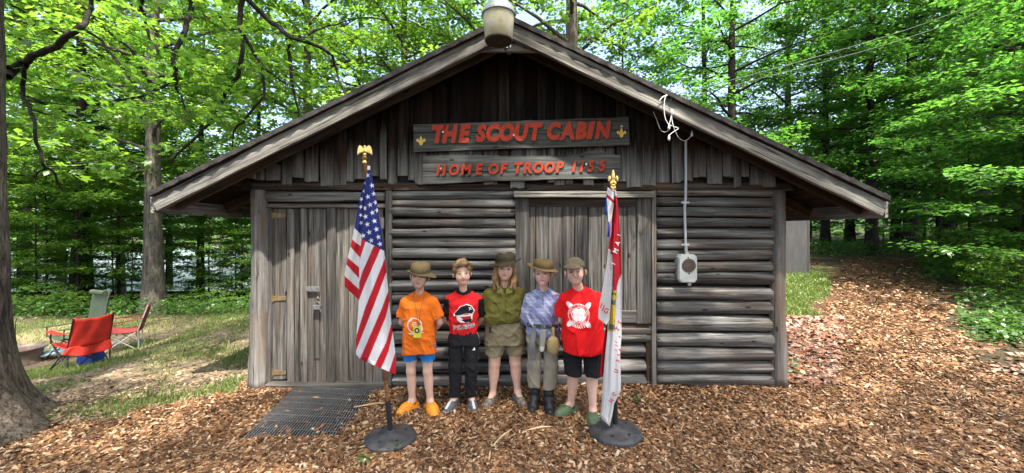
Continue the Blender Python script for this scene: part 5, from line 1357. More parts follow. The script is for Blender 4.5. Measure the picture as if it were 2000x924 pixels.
def inpoly(x, z, pts):
    r = np.zeros(x.shape, bool); n = len(pts)
    for i in range(n):
        (xa, za), (xb, zb) = pts[i], pts[(i+1) % n]
        if za == zb: continue
        c = ((za > z) != (zb > z)) & (x < (xb-xa)*(z-za)/(zb-za) + xa); r ^= c
    return r
class Canvas:
    """flat print drawn in the garment's front view (x, z in metres)"""
    def __init__(s, x0, x1, z0, z1, res=.0026):
        s.x, s.z = np.meshgrid(np.arange(x0, x1, res), np.arange(z0, z1, res)); s.res = res; s.on = np.zeros(s.x.shape, bool); s.c = np.zeros((*s.x.shape, 3))
    def put(s, m, col): s.on |= m; s.c[m] = col
    def clear(s, m): s.on &= ~m
    def disc(s, cx, cz, r, col): s.put(np.hypot(s.x-cx, s.z-cz) < r, col)
    def ring(s, cx, cz, r0, r1, col, a0=-9, a1=9):
        d = np.hypot(s.x-cx, s.z-cz); a = np.arctan2(s.z-cz, s.x-cx); s.put((d > r0) & (d < r1) & (a > a0) & (a < a1), col)
    def poly(s, pts, col): s.put(inpoly(s.x, s.z, pts), col)
    def ellip(s, cx, cz, rx, rz, rot, col):
        ca, sa = math.cos(rot), math.sin(rot); u = (s.x-cx)*ca + (s.z-cz)*sa; v = -(s.x-cx)*sa + (s.z-cz)*ca; s.put((u/rx)**2 + (v/rz)**2 < 1, col)
    def char(s, ch, cx, cz, h, rot, col, w=1.0, off=.03, shear=0.0):
        V, F, sz = glyph(ch, shear, off, 0.0); k = h/max(sz[1], .3); ca, sa = math.cos(rot), math.sin(rot)
        X = cx + (V[:, 0]*w*ca - V[:, 1]*sa)*k; Z = cz + (V[:, 0]*w*sa + V[:, 1]*ca)*k
        for f in F:
            s.put(inpoly(s.x, s.z, [(X[i], Z[i]) for i in f]), col)
    def line(s, txt, cx, cz, h, col, pitch=.75, rot=0.0, **kw):
        n = len(txt)
        for i, ch in enumerate(txt):
            d = (i-(n-1)/2)*h*pitch
            if ch != ' ': s.char(ch, cx + d*math.cos(rot), cz + d*math.sin(rot), h, rot, col, **kw)
    def arc(s, txt, cx, cz, r, a0, a1, h, col, inward=False, **kw):
        for i, ch in enumerate(txt):
            a = a0 + (a1-a0)*i/max(1, len(txt)-1)
            if ch != ' ': s.char(ch, cx + r*math.cos(a), cz + r*math.sin(a), h, a - math.pi/2 + (math.pi if inward else 0), col, **kw)
    def project(s, bvh, parent, name='print', off=.0035):
        i, j = np.nonzero(s.on); V = []; F = []; C = []; h = s.res*.52
        for a, b in zip(i, j):
            x, z = float(s.x[a, b]), float(s.z[a, b]); q = []
            for dx, dz_ in ((-h, -h), (h, -h), (h, h), (-h, h)):
                r = bvh.ray_cast(Vector((x+dx, -1.0, z+dz_)), Vector((0, 1, 0)))
                if r[0] is None: break
                q.append((r[0].x, r[0].y-off, r[0].z))
            if len(q) == 4:
                n = len(V); V += q; F.append((n, n+1, n+2, n+3)); C += [s.c[a, b]]*4
        if F:
            o = bpy.data.objects.new(name, np_mesh(name, V, F, M['fabric'], False, np.array(C))); COL.objects.link(o); o.parent = parent; return o

RES = .0064
def wrinkle(p, amp, f=16, o=0, aniso=(1, 1, .55)):
    w = .02*nz(p[0], p[1], p[2], 9, o+3)
    a = nz(p[0]*aniso[0]+w, p[1]*aniso[1], p[2]*aniso[2]+w, f*1.5, o, 4); b = nz((p[0]+w)*aniso[0], p[1], p[2]*aniso[2]*1.3, f*2.6, o+5, 4)
    return amp*(.45*nz(p[0]*aniso[0], p[1]*aniso[1], p[2]*aniso[2], f*.8, o+7) - 1.25*np.clip(1-np.abs(a)*1.3, 0, 1)**3 - .7*np.clip(1-np.abs(b)*1.3, 0, 1)**3 + .35)

def make_person(S):
    X, Y = S['at']; gz_ = float(ground_z(X, Y)) - .002
    ch, hx, zs = S['chin'], S.get('hx', 0.0), S['zs']; hy = S.get('hy', -.02)
    sw = S['sw']; yaw = S.get('yaw', 0.0)
    G = S.get('hk', 1.1); cr_, sr_ = math.cos(S.get('roll', 0)), math.sin(S.get('roll', 0))
    def H(x, y, z):
        k = G if z >= 0 else 1.0
        if z >= 0: x, z = x*cr_ + z*sr_, z*cr_ - x*sr_
        return (hx + (x*math.cos(yaw) - y*math.sin(yaw))*k, hy + (x*math.sin(yaw) + y*math.cos(yaw))*k, ch + z*k)
    hips, knees, anks = S['hip'], S['knee'], S['ank']
    fat = S.get('fat', 1.0); hs = S.get('hs', 1.0)
    def body(p):
        cran = ell(p, H(0, .015, .128), (.072*hs*G, .088*G, .083*G)); jaw = ell(p, H(0, -.022, .066), (.057*hs*G, .064*G, .068*G)); chn = ell(p, H(0, -.052, .020), (.026*hs*G, .022*G, .020*G))
        d = su(.03, cran, jaw, chn)
        for sx in (-1, 1): d = smin(d, ell(p, H(sx*.032, -.055, .070), (.027*hs*G, .026*G, .027*G)), .022)
        d = smax(d, -ell(p, H(.030, -.094, .103), (.017*G, .016*G, .010*G)), .010); d = smax(d, -ell(p, H(-.030, -.094, .103), (.017*G, .016*G, .010*G)), .010)
        d = smin(d, rc(p, H(0, -.080, .105), H(0, -.100, .076), .007, .0115), .012)
        d = smax(d, -ell(p, H(0, -.089, .045), (.023*G, .010*G, .0035*G)), .006)
        for sx in (-1, 1): d = smin(d, ell(p, H(sx*.072*hs*G, .012, .088), (.010*G, .018*G, .025*G)), .008)
        d = smin(d, rc(p, (hx*.4, .015, zs+.0), H(0, .012, .045), .046*fat, .041*fat), .025)
        d = smin(d, loft(p, [(S['zc']-.02, .10*fat, .08*fat, 0, 0), (S['zw'], .105*fat, .082*fat, 0, 0), (zs-.12, .115*fat, .068*fat, 0, .008), (zs-.03, .085, .042, 0, .012)]), .03)
        for i, sx in enumerate((-1, 1)):
            sh = (sx*sw*.95, .01, zs-.035); el = S['elb'][i]; wr_ = S['wri'][i]
            d = smin(d, su(.015, rc(p, sh, el, .043*fat, .034), rc(p, el, wr_, .034, .024)), .02)
            hd = [wr_[k] + (wr_[k]-el[k])*.22 for k in range(3)]; ax = np.array(wr_) - np.array(el); ax /= np.linalg.norm(ax); sd = np.cross(ax, (0, 1, 0)); sd /= np.linalg.norm(sd) + 1e-6
            hd = np.array(wr_) + ax*.045; d = smin(d, su(.008, rc(p, np.array(wr_), hd + sd*.016, .022, .016), rc(p, np.array(wr_), hd - sd*.016, .022, .016)), .012)
            for q, (o_, l_) in enumerate(((-.030, .055), (-.010, .068), (.010, .064), (.029, .050))):
                b0 = hd + sd*o_*.8; b1 = b0 + ax*l_*.6 + np.array((0, -.006, 0)); b2 = b1 + ax*l_*.4 + np.array((0, -.018, 0)); d = smin(d, su(.003, rc(p, b0, b1, .0095, .0085), rc(p, b1, b2, .0085, .007)), .005)
            t0 = np.array(wr_) + ax*.015 - sd*.022*sx; d = smin(d, rc(p, t0, t0 + ax*.04 - sd*.025*sx + np.array((0, -.01, 0)), .011, .009), .008)
            kx, ky, kz = knees[i]; ax_, ay_, az_ = anks[i]; hp = hips[i]
            d = smin(d, su(.02, rc(p, hp, (kx, ky, kz), .074*fat, .047*fat), rc(p, (kx, ky, kz), (ax_, ay_, az_), .046*fat, .031)), .03)
            calf = [kx + (ax_-kx)*.3, ky + (ay_-ky)*.3 + .018, kz + (az_-kz)*.3]; d = smin(d, ell(p, calf, (.042*fat, .043*fat, .10)), .03)
            fa = S['foot'][i]; d = smin(d, rc(p, (ax_, ay_, az_), (ax_ + math.sin(fa)*.10, ay_ - math.cos(fa)*.10, .035), .034, .026), .02)
        return d
    xm = max(abs(a) for e in S['elb'] for a in (e[0],)) + .09
    xm = max(xm, max(abs(a[0]) for a in anks) + .1)
    V, F = sdf_mesh(body, (-xm, -.22, .0), (xm, .30, ch+.26), RES)
    sk = np.array(S.get('skin', (.66, .43, .335)))
    col = np.ones((len(V), 1))*sk
    # lips, cheeks, brows and lashes belong to the face's own colouring
    lx = ((V[:, 0]-hx)*math.cos(yaw) + (V[:, 1]-hy)*math.sin(yaw))/G; ly = (-(V[:, 0]-hx)*math.sin(yaw) + (V[:, 1]-hy)*math.cos(yaw))/G; lz = (V[:, 2]-ch)/G; lx, lz = lx*cr_ - lz*sr_, lz*cr_ + lx*sr_
    fr = ly < -.03
    def blend(m, c, a): 
        col[m] = col[m]*(1-a) + np.array(c)*a
    g = np.exp(-(((np.abs(lx)-.038)/.018)**2 + ((lz-.072)/.018)**2))*fr; col[:] = col*(1-.28*g[:, None]) + np.array((.60, .20, .16))*.28*g[:, None]
    def soft(w, c):
        w = np.clip(w, 0, 1)[:, None]; col[:] = col*(1-w) + np.array(c)*w
    mw = S.get('mouth', .024)
    soft(fr*.85*np.exp(-((lz-.045 - S.get('smile', 0)*(np.abs(lx)/.024)**2)/(.0065*np.clip(1.15-(np.abs(lx)/mw)**2*.7, .2, 1.2)))**4)*sstep(mw+.004, mw-.004, np.abs(lx)), (.40, .115, .10))
    if S.get('teeth'): soft(fr*.95*np.exp(-((lz-.046 - S.get('smile', 0)*(np.abs(lx)/.024)**2)/.0042)**4)*sstep(.023, .016, np.abs(lx)), (.75, .72, .68))
    soft(fr*.75*np.exp(-((lz-.126 + (np.abs(lx)-.031)**2*14)/.0048)**2)*np.exp(-((np.abs(lx)-.031)/.017)**4), S.get('brow', (.08, .045, .025)))
    soft(fr*.9*np.exp(-((lz-.1075)/.0055)**2)*np.exp(-((np.abs(lx)-.030)/.0145)**4), (.06, .035, .025))
    me = np_mesh('person', V, F, M['skin'], True, col)
    o = bpy.data.objects.new('person', me); COL.objects.link(o); o.location = (X, Y, gz_); o.rotation_euler = (0, S.get('tilt', 0), S.get('turn', 0))
    tag(o, S['label'], 'person', 'children lined up before the cabin')
    for sx in (-1, 1):
        m = MB(); c = H(sx*.030, -.077, .1035); m.lathe([(0, -.008), (.006, -.006), (.0085, 0), (.006, .006), (0, .008)], (0, 0, 0), 10)
        e = m.build('eye', M['eyewhite'], None, True); e.parent = o; e.location = c; e.scale = (1.35, .9, .62)
        m = MB(); m.lathe([(0, 0), (.0075, 0), (.005, .0026), (0, .003)], (0, 0, 0), 10); e2 = m.build('iris', M['iris'], None, True); e2.parent = e; e2.location = (0, -.0072, 0); e2.rotation_euler = (rad(90), 0, 0)
    def part(name, fn, lo, hi, colfn, mat, res=RES):
        V, F = sdf_mesh(fn, lo, hi, res)
        c = colfn(V) if callable(colfn) else np.ones((len(V), 1))*np.array(colfn)
        q = bpy.data.objects.new(name, np_mesh(name, V, F, mat, True, c)); COL.objects.link(q); q.parent = o
        q['_v'] = 0; del q['_v']
        return q, BVHTree.FromPolygons([Vector(v) for v in V], [tuple(int(i) for i in f) for f in F])
    return o, part, body, H

def tee(S, prof, hem, slv, neck, slr=(.062, .068), amp=.006, o=0, flare=0.0, vneck=0.0):
    """shirt: torso loft, two sleeves down to fraction slv of the arm, open neckline"""
    zs, sw, hx = S['zs'], S['sw'], S.get('hx', 0)
    def f(p):
        d = loft(p, prof, 2.3)
        for sx in (-1, 1): d = smin(d, rc(p, (hx*.4 + sx*.03, .015, zs+.040), (sx*sw*.88, .01, zs-.045), .042, .052), .045)
        for i, sx in enumerate((-1, 1)):
            a = np.array((sx*sw*.97, .01, zs-.038)); e = np.array(S['elb'][i]); w = np.array(S['wri'][i])
            if slv <= 1:
                b = a + (e-a)*slv; s_ = rc(p, a, b + (e-a)*.3, slr[0]*.86, slr[1]); n = (e-a)/np.linalg.norm(e-a)
                s_ = np.maximum(s_, (p[0]-b[0])*n[0] + (p[1]-b[1])*n[1] + (p[2]-b[2])*n[2])
            else:
                s_ = su(.02, rc(p, a, e, slr[0], slr[1]), rc(p, e, e + (w-e)*(slv-1), slr[1], slr[1]*.8))
            d = smin(d, s_, .03)
        d = d + wrinkle(p, amp, 15, o)*np.clip((zs+.02-p[2])*6, .15, 1)
        d = smax(d, hem + .012*np.sin(p[0]*14+o) - p[2], .006)
        d = smax(d, p[2] - (zs + .058 + .42*np.minimum(p[1], .02) + .25*np.abs(p[0]-hx*.6)), .006)
        if vneck: d = smax(d, -rc(p, (hx*.6, -.07, zs+.05), (hx*.6, -.13, zs-vneck), .034, .006), .006)
        return d
    return f
def limb_cloth(S, z0, r, amp, o=0, waist=None, slot=.6, gapw=1.0):
    """trousers or shorts: z0 hem height; r=(hip, knee, hem) radii"""
    def f(p):
        d = loft(p, waist, 2.3)
        for i in range(2):
            h, k, a = np.array(S['hip'][i]), np.array(S['knee'][i]), np.array(S['ank'][i])
            l = su(.02, rc(p, h, k, r[0], r[1]), rc(p, k, a, r[1], r[2])); d = smin(d, l, .03)
        d = d + wrinkle(p, amp, 17, o, (1, 1, .8))
        xc = np.interp(p[2], [z0, slot], [(S['ank'][0][0]+S['ank'][1][0])*.5 if z0 < .3 else (S['knee'][0][0]+S['knee'][1][0])*.5, 0]); wd = np.interp(p[2], [z0, slot-.03, slot], [.011*gapw, .006, .002])
        d = smax(d, -np.maximum(np.abs(p[0]-xc) - wd, p[2]-slot), .012)
        return smax(d, z0 + .006*np.sin(p[0]*30+o) - p[2], .005)
    return f
def shoe(S, i, part, name, style, upper, sole, extra=None):
    ax_, ay_, az_ = S['ank'][i]; fa = S['foot'][i]; dx, dy = math.sin(fa), -math.cos(fa); big = {'clog': 1.18, 'boot': 1.1}.get(style, 1.0)
    h = np.array((ax_ - dx*.035, ay_ - dy*.035, 0)); b = np.array((ax_ + dx*.085, ay_ + dy*.085, 0)); t_ = np.array((ax_ + dx*.145, ay_ + dy*.145, 0))
    def f(p):
        q = (p[0], p[1], p[2])
        up_ = lambda v, z: (v[0], v[1], z)
        d = su(.025, rc(q, up_(h, .03), up_(b, .028), .036*big, .043*big), rc(q, up_(b, .028), up_(t_, .024), .043*big, .032*big))
        if style == 'clog': d = su(.03, d, rc(q, up_(b - np.array((dx, dy, 0))*.04, .055), up_(b, .045), .040, .040))
        else: d = su(.03, d, rc(q, (ax_ - dx*.01, ay_ - dy*.01, .065), up_(b, .038), .036*big, .03))
        if style == 'boot': d = su(.02, d, rc(q, (ax_ + dx*.005, ay_ + dy*.005, .06), (ax_, ay_, .215), .05, .052), rc(q, (ax_ + dx*.02, ay_ + dy*.02, .09), up_(b, .05), .05, .038)) + .0025*np.sin(p[2]*110)
        top_ = {'clog': .09, 'boot': .21, 'shoe': .10, 'sandal': .075}[style]
        d = smax(d, p[2]-top_, .008)
        if style in ('clog', 'sandal'): d = smax(d, -rc(q, (ax_, ay_, .06), (ax_, ay_, .2), .036, .045), .008)
        sl = np.maximum(su(.02, rc(q, up_(h, .012), up_(b, .012), .039*big, .046*big), rc(q, up_(b, .012), up_(t_, .012), .046*big, .036*big)), p[2]-.022)
        return np.maximum(smin(d, sl, .004), -p[2]+.001)
    def colf(V):
        c = np.where((V[:, 2] < .022)[:, None], np.array(sole), np.array(upper))
        return extra(V, c, (ax_, ay_), (dx, dy)) if extra else c
    return part(name, f, (min(h[0], t_[0])-.09, min(h[1], t_[1])-.09, -.01), (max(h[0], t_[0])+.09, max(h[1], t_[1])+.09, .24 if style == 'boot' else .14), colf, M['rubber'], .006)[0]
def round_hat(o, c, tilt, rx, ry, ch_, brim, cols, label=None, dent=0.0, name='hat'):
    """soft brimmed hat; brim(a) gives (extra radius, height change) round the rim"""
    prof = [(0, ch_*.985), (.35, ch_), (.62, ch_*.97), (.86, ch_*.86), (.98, ch_*.6), (1.03, ch_*.25), (1.06, 0.0)]; n = 56; V = []; F = []; C = []
    for r, z in prof:
        for k in range(n):
            a = 2*math.pi*k/n; w = .012*math.sin(3*a+1) + .008*math.sin(7*a); V.append(((r+w*(r > .5))*rx*math.cos(a), (r+w*(r > .5))*ry*math.sin(a), z + .004*math.sin(2*a+.7)*(r > .5) - dent*math.exp(-((r*math.cos(a))/.35)**2)*(r < .8)))
            C.append(cols[1] if z < ch_*.33 and z > ch_*.02 else cols[0])
    for j in range(1, 6):
        s = j/5
        for k in range(n):
            a = 2*math.pi*k/n; br, dzb = brim(a); V.append(((1.06*rx + br*s)*math.cos(a), (1.06*ry + br*s)*math.sin(a), dzb*s**1.3 + .004*math.sin(5*a)*s)); C.append(cols[0] if len(cols) < 3 else cols[2])
    R = len(prof)+5
    for i in range(R-1):
        for k in range(n): F.append((i*n+k, i*n+(k+1) % n, (i+1)*n+(k+1) % n, (i+1)*n+k))
    q = bpy.data.objects.new(name, np_mesh(name, V, F, M['felt'], True, np.array(C))); COL.objects.link(q); q.parent = o; q.location = c; q.rotation_euler = tilt
    sd = q.modifiers.new('thickness', 'SOLIDIFY'); sd.thickness = .004; sd.offset = -1
    return q
def cord(o, pts, r, mat, name='cord'):
    m = MB(); m.tube(pts, r, 6); q = m.build(name, mat, None, True); q.parent = o; return q
M['cordmat'] = plain('cord_dark', (.05, .06, .035), .8)

# ---- boy in the orange shirt
S = dict(at=(-.893, 3.72), chin=1.188, hx=.012, hy=-.03, zs=1.075, zw=.75, zc=.60, sw=.135, yaw=.10, roll=.06, tilt=-.008, turn=-.05, label='boy in an orange t-shirt, olive hat, blue shorts and orange clogs',
  elb=[(-.185, .06, .835), (.185, .06, .835)], wri=[(-.075, .165, .69), (.075, .175, .69)], hip=[(-.078, .02, .62), (.075, .02, .62)], knee=[(-.083, -.005, .375), (.08, -.005, .375)], ank=[(-.077, .015, .085), (.10, .015, .085)], foot=[-.55, .5], fat=.9, hs=.97, mouth=.02)
o, part, body, H = make_person(S)
prof = [(.53, .166, .118, -.003, .008), (.70, .156, .112, 0, .005), (.88, .143, .105, 0, 0), (1.0, .138, .098, 0, 0), (1.06, .115, .075, 0, .01), (1.10, .07, .05, 0, .012)]
sh, bv_ = part('shirt', tee(S, prof, .553, .68, (.085, .066, .085), (.064, .074), .0065, 1), (-.26, -.17, .5), (.26, .17, 1.17), (.72, .155, .015), M['fabric'])
cv = Canvas(-.11, .11, .70, .94); W_ = (.78, .68, .58)
cv.ring(-.012, .845, .060, .071, W_); cv.ellip(-.05, .895, .035, .010, .8, W_); cv.ellip(.045, .815, .02, .028, .2, W_); cv.ellip(.0, .772, .075, .006, .06, W_); cv.ellip(-.02, .762, .05, .003, 0, W_)
cv.line('CAMP', -.012, .868, .013, W_); cv.line('SCOUTS', -.012, .851, .013, W_, .62); cv.line('2023', -.012, .833, .011, W_)
cv.project(bv_, sh)
part('shorts', limb_cloth(S, .485, (.076, .072, .076), .004, 2, [(.58, .135, .09, 0, .012), (.70, .13, .088, 0, .012)], .575, 2.5), (-.24, -.16, .44), (.24, .18, .72), lambda V: np.where((V[:, 2] < .495)[:, None] | (np.abs(V[:, 0]) > .15)[:, None], np.array((.05, .24, .60)), np.array((.025, .16, .48))), M['fabric'])
for i in range(2): shoe(S, i, part, 'clog', 'clog', (.78, .27, .02), (.70, .24, .02), lambda V, c, a, d: np.where(((np.sin((V[:, 0])*180)*np.sin(V[:, 1]*180) > .72) & (V[:, 2] > .05))[:, None], np.array((.35, .11, .01)), c))
part('hair', lambda p: smax(ell(p, H(0, .025, .125), (.079*1.1, .092*1.1, .088*1.1)), -ell(p, H(0, -.075, .07), (.063*1.1, .075*1.1, .095*1.1)), .01), tuple(np.array(H(0, 0, 0)) + (-.15, -.17, .02)), tuple(np.array(H(0, 0, 0)) + (.13, .17, .27)), (.20, .11, .05), M['hair'])
OL, OLD = (.115, .088, .045), (.055, .05, .026)
round_hat(o, H(.0, .01, .130), Euler((rad(9), rad(5), .1)), .090, .106, .098, lambda a: (.050 + .014*math.cos(a), -.012 + .030*math.cos(a+2.6) - .018*math.sin(a)), (OL, OLD, (.10, .08, .042)))
cord(o, [H(-.072, -.01, .1), H(-.06, -.03, .05), H(-.03, -.06, .005), H(.0, -.085, -.03), H(.03, -.06, .005), H(.06, -.03, .05), H(.072, -.01, .1)], .003, M['cordmat'], 'chin_cord')
cord(o, [H(-.05, -.03, -.06), H(-.03, -.085, -.11), H(-.005, -.108, -.2), H(.012, -.118, -.345)], .0022, M['cordmat'], 'lanyard'); cord(o, [H(.06, -.03, -.06), H(.045, -.085, -.11), H(.03, -.108, -.2), H(.016, -.118, -.345)], .0022, M['cordmat'], 'lanyard')
m = MB(); m.box((-.035, -.006, -.05), (.035, .004, .055)); bd = m.build('badge', plain('badge_yellow', (.55, .60, .06), .5)); bd.parent = o; bd.location = H(.0, -.108, -.40)
m = MB(); m.tube([(0, -.006, .018), (0, -.0095, .018)], .024, 16); q = m.build('badge_disc', plain('badge_black', (.02, .02, .02), .5)); q.parent = bd
m = MB(); m.tube([(0, -.0098, .018), (0, -.0115, .018)], .013, 14); q = m.build('badge_centre', plain('badge_pink', (.6, .35, .3), .5)); q.parent = bd

# ---- boy in the red shirt with black sleeves
S = dict(at=(-.487, 3.79), chin=1.207, hx=-.01, hy=-.03, zs=1.085, zw=.80, zc=.64, sw=.138, yaw=.14, roll=-.08, tilt=.012, turn=.08, label='fair haired boy in a red and black jersey and black track trousers',
  elb=[(-.185, .07, .86), (.185, .07, .86)], wri=[(-.07, .165, .70), (.08, .175, .70)], hip=[(-.072, .02, .66), (.072, .02, .66)], knee=[(-.07, -.005, .40), (.075, -.005, .40)], ank=[(-.08, .01, .09), (.085, .01, .09)], foot=[-.45, .2], fat=.88, hs=.98, mouth=.024, smile=.006, brow=(.20, .12, .06))
o, part, body, H = make_person(S)
prof = [(.70, .132, .092, 0, .01), (.80, .138, .095, 0, .005), (.92, .145, .10, 0, 0), (1.02, .138, .096, 0, 0), (1.07, .115, .07, 0, .01), (1.11, .07, .05, 0, .012)]
def jer(V):
    c = np.ones((len(V), 1))*np.array((.62, .018, .022)); zz = V[:, 2]
    c[(np.abs(V[:, 0]) > .140 + (1.0-zz).clip(0)*.06) & (zz < 1.062)] = (.012, .012, .014)
    c[zz > 1.085 + .058 - .022 + .42*np.minimum(V[:, 1], .02) + .25*np.abs(V[:, 0]+.006)] = (.012, .012, .014); return c
sh, bv_ = part('jersey', tee(S, prof, .715, .80, (.085, .062, .08), (.058, .058), .008, 3), (-.25, -.17, .66), (.25, .19, 1.18), jer, M['fabric'])
cv = Canvas(-.12, .12, .76, 1.04); Wt, Bk = (.75, .74, .74), (.014, .014, .02)
hat_ = [(-.085, .935), (-.03, 1.0), (.03, 1.02), (.075, 1.005), (.10, .96), (.085, .935), (.03, .94), (-.03, .922), (-.08, .92)]
big_ = [((x-.005)*1.09+.005, (z-.965)*1.14+.965) for x, z in hat_]
cv.poly(big_, Wt); cv.poly(hat_, Bk); cv.char('X', .065, .985, .03, .2, Wt)
cv.poly([(-.065, .915), (.09, .93), (.085, .87), (.05, .845), (-.03, .85), (-.06, .875)], Wt); cv.poly([(-.03, .905), (.07, .915), (.075, .885), (.0, .875)], (.45, .04, .04)); cv.poly([(-.02, .875), (.082, .885), (.075, .855), (.02, .848)], Bk)
cv.line('PIRATES', .008, .807, .042, Wt, .70, .10, off=.09); cv.line('PIRATES', .008, .807, .036, Bk, .815, .10, off=.02)
cv.line('CAMP', -.055, .842, .016, Bk, .8, .1)
cv.project(bv_, sh)
def trk(V):
    c = np.ones((len(V), 1))*np.array((.016, .016, .019)); c[(np.abs(V[:, 0]) > .125) & (np.abs(V[:, 1]-.01) < .012)] = (.45, .45, .46); return c
tr_, bt = part('track_trousers', limb_cloth(S, .095, (.082, .068, .052), .006, 4, [(.62, .132, .095, 0, .012), (.76, .125, .088, 0, .012)], .615, 1.6), (-.2, -.15, .06), (.2, .18, .78), trk, M['fabric'])
cv = Canvas(.06, .14, .56, .62); cv.poly([(.09, .572), (.12, .572), (.11, .60)], (.7, .7, .7)); cv.project(bt, tr_, 'logo')
for i in range(2): shoe(S, i, part, 'shoe', 'shoe', (.10, .10, .11), (.55, .55, .55), lambda V, c, a, d: np.where(((np.abs((V[:, 0]-a[0])*d[1] - (V[:, 1]-a[1])*d[0]) < .012) & (V[:, 2] > .045) & (((V[:, 0]-a[0])*d[0] + (V[:, 1]-a[1])*d[1]) > .02))[:, None], np.array((.55, .55, .56)), c))
def hr(p):
    d = ell(p, H(0, .02, .138), (.090, .105, .094)) + .013*nz(p[0], p[1], p[2]*.6, 75, 2) + .010*nz(p[0], p[1], p[2]*.5, 170, 9)
    d = smin(d, rc(p, H(-.055, -.075, .185), H(.05, -.082, .19), .022, .022) + .007*nz(p[0], p[1], p[2], 110, 4), .02)
    return smax(d, -ell(p, H(0, -.085, .075), (.073, .093, .101)), .012)
part('hair', hr, tuple(np.array(H(0, 0, 0)) + (-.15, -.17, .03)), tuple(np.array(H(0, 0, 0)) + (.15, .18, .30)), lambda V: np.array((.20, .12, .055))*(1 + .5*nz(V[:, 0]*2, V[:, 1], V[:, 2], 60, 3)[:, None]), M['hair'], .006)

# ---- long haired person in olive
S = dict(at=(-.062, 3.87), chin=1.238, hx=-.0, hy=-.03, zs=1.125, zw=.86, zc=.62, sw=.158, yaw=-.08, roll=.07, tilt=-.012, turn=.10, label='long fair haired person in an olive button shirt, brimmed hat and khaki shorts',
  elb=[(-.245, .06, .88), (.235, .07, .88)], wri=[(-.12, .18, .74), (.12, .18, .74)], hip=[(-.095, .02, .66), (.095, .02, .66)], knee=[(-.11, -.005, .40), (.10, -.005, .40)], ank=[(-.13, .01, .09), (.12, .01, .10)], foot=[-.55, .35], fat=1.18, hs=1.05, mouth=.022, brow=(.2, .12, .06), skin=(.67, .42, .33))
o, part, body, H = make_person(S)
prof = [(.78, .185, .13, 0, .01), (.86, .205, .15, 0, -.005), (.96, .20, .145, 0, -.005), (1.06, .178, .12, 0, 0), (1.11, .135, .085, 0, .01), (1.155, .08, .055, 0, .012)]
sh, bv_ = part('shirt', tee(S, prof, .822, 1.62, (.085, .062, .08), (.062, .056), .0085, 6, vneck=.02), (-.36, -.2, .74), (.36, .26, 1.24), (.125, .115, .028), M['fabric'])
cv = Canvas(-.17, .17, .80, 1.12); DK = (.075, .072, .016)
cv.poly([(-.006, .80), (-.002, .80), (-.002, 1.09), (-.006, 1.09)], DK)
for sx in (-1, 1): cv.poly([(sx*.045, 1.035), (sx*.135, 1.03), (sx*.135, 1.022), (sx*.09, 1.012), (sx*.045, 1.027)], DK)
for z in (.85, .92, .99, 1.05): cv.disc(.006, z, .005, (.05, .045, .02))
cv.project(bv_, sh, 'seams')
for sx in (-1, 1):
    m = MB(); m.add([Vector(H(sx*.012, -.105, -.13)), Vector(H(sx*.075, -.10, -.115)), Vector(H(sx*.078, -.045, -.045)), Vector(H(sx*.05, -.05, -.045)), Vector(H(sx*.012, -.095, -.09))], [(0, 1, 2, 3, 4)])
    q = m.build('collar', plain('olive_collar', (.14, .13, .03), .9)); q.parent = o; sd = q.modifiers.new('thickness', 'SOLIDIFY'); sd.thickness = .006
part('shorts', limb_cloth(S, .487, (.102, .094, .104), .0065, 8, [(.60, .195, .135, 0, .012), (.72, .195, .14, 0, .01), (.815, .185, .135, 0, .01)], .60, 2.0), (-.28, -.2, .45), (.28, .24, .83), lambda V: np.array((.215, .18, .115))*(1 + .06*nz(V[:, 0], V[:, 1], V[:, 2], 40)[:, None]), M['fabric'])
part('belt', lambda p: np.maximum(loft(p, [(.795, .198, .150, 0, .005), (.83, .200, .152, 0, .005)]), 0), (-.23, -.17, .785), (.23, .17, .84), lambda V: np.where((np.abs(V[:, 0]) < .025)[:, None], np.array((.25, .2, .14)), np.array((.09, .035, .018))), M['fabric'], .006)
m = MB(); m.box((-.011, -.008, -.035), (.011, .008, .035)); q = m.build('key_clip', M['blackmetal']); q.parent = o; q.location = (-.155, -.12, .77); bvm = q.modifiers.new('b', 'BEVEL'); bvm.width = .006; bvm.segments = 2
for i in range(2): shoe(S, i, part, 'sandal', 'sandal', (.12, .105, .09), (.07, .065, .06), lambda V, c, a, d: np.where(((np.sin(((V[:, 0]-a[0])*d[0] + (V[:, 1]-a[1])*d[1])*130) > .35) & (V[:, 2] > .03))[:, None], np.array((.20, .17, .14)), c))
def lh(p):
    d = ell(p, H(0, .03, .125), (.094, .107, .104))
    for sx in (-1, 1): d = su(.02, d, rc(p, H(sx*.078, -.005, .12), H(sx*.088, -.03, .01), .026, .028), rc(p, H(sx*.088, -.03, .01), H(sx*.098, -.055, -.085), .028, .018), rc(p, H(sx*.075, -.06, -.01), H(sx*.065, -.095, -.07), .016, .010))
    d = smin(d, rc(p, H(0, .07, .1), H(0, .075, -.08), .085, .07), .03)
    d = d + .006*nz(p[0]*2.6, p[1]*2.6, p[2]*.35, 60, 3) + .004*nz(p[0]*2, p[1]*2, p[2]*.4, 120, 8)
    return smax(d, -rc(p, H(0, -.10, .13), H(0, -.09, -.02), .066, .055), .01)
part('hair', lh, tuple(np.array(H(0, 0, 0)) + (-.16, -.16, -.17)), tuple(np.array(H(0, 0, 0)) + (.16, .18, .24)), lambda V: np.array((.235, .14, .06))*(1 + .45*nz(V[:, 0]*3, V[:, 1]*3, V[:, 2]*.5, 50, 3)[:, None]), M['hair'], .006)
round_hat(o, H(0, .01, .150), Euler((rad(-4), rad(-6), 0)), .096, .11, .105, lambda a: (.062, .022*math.cos(2*a) - .006 + .012*math.cos(a)), ((.052, .042, .024), (.028, .024, .016), (.042, .035, .02)), dent=.012)

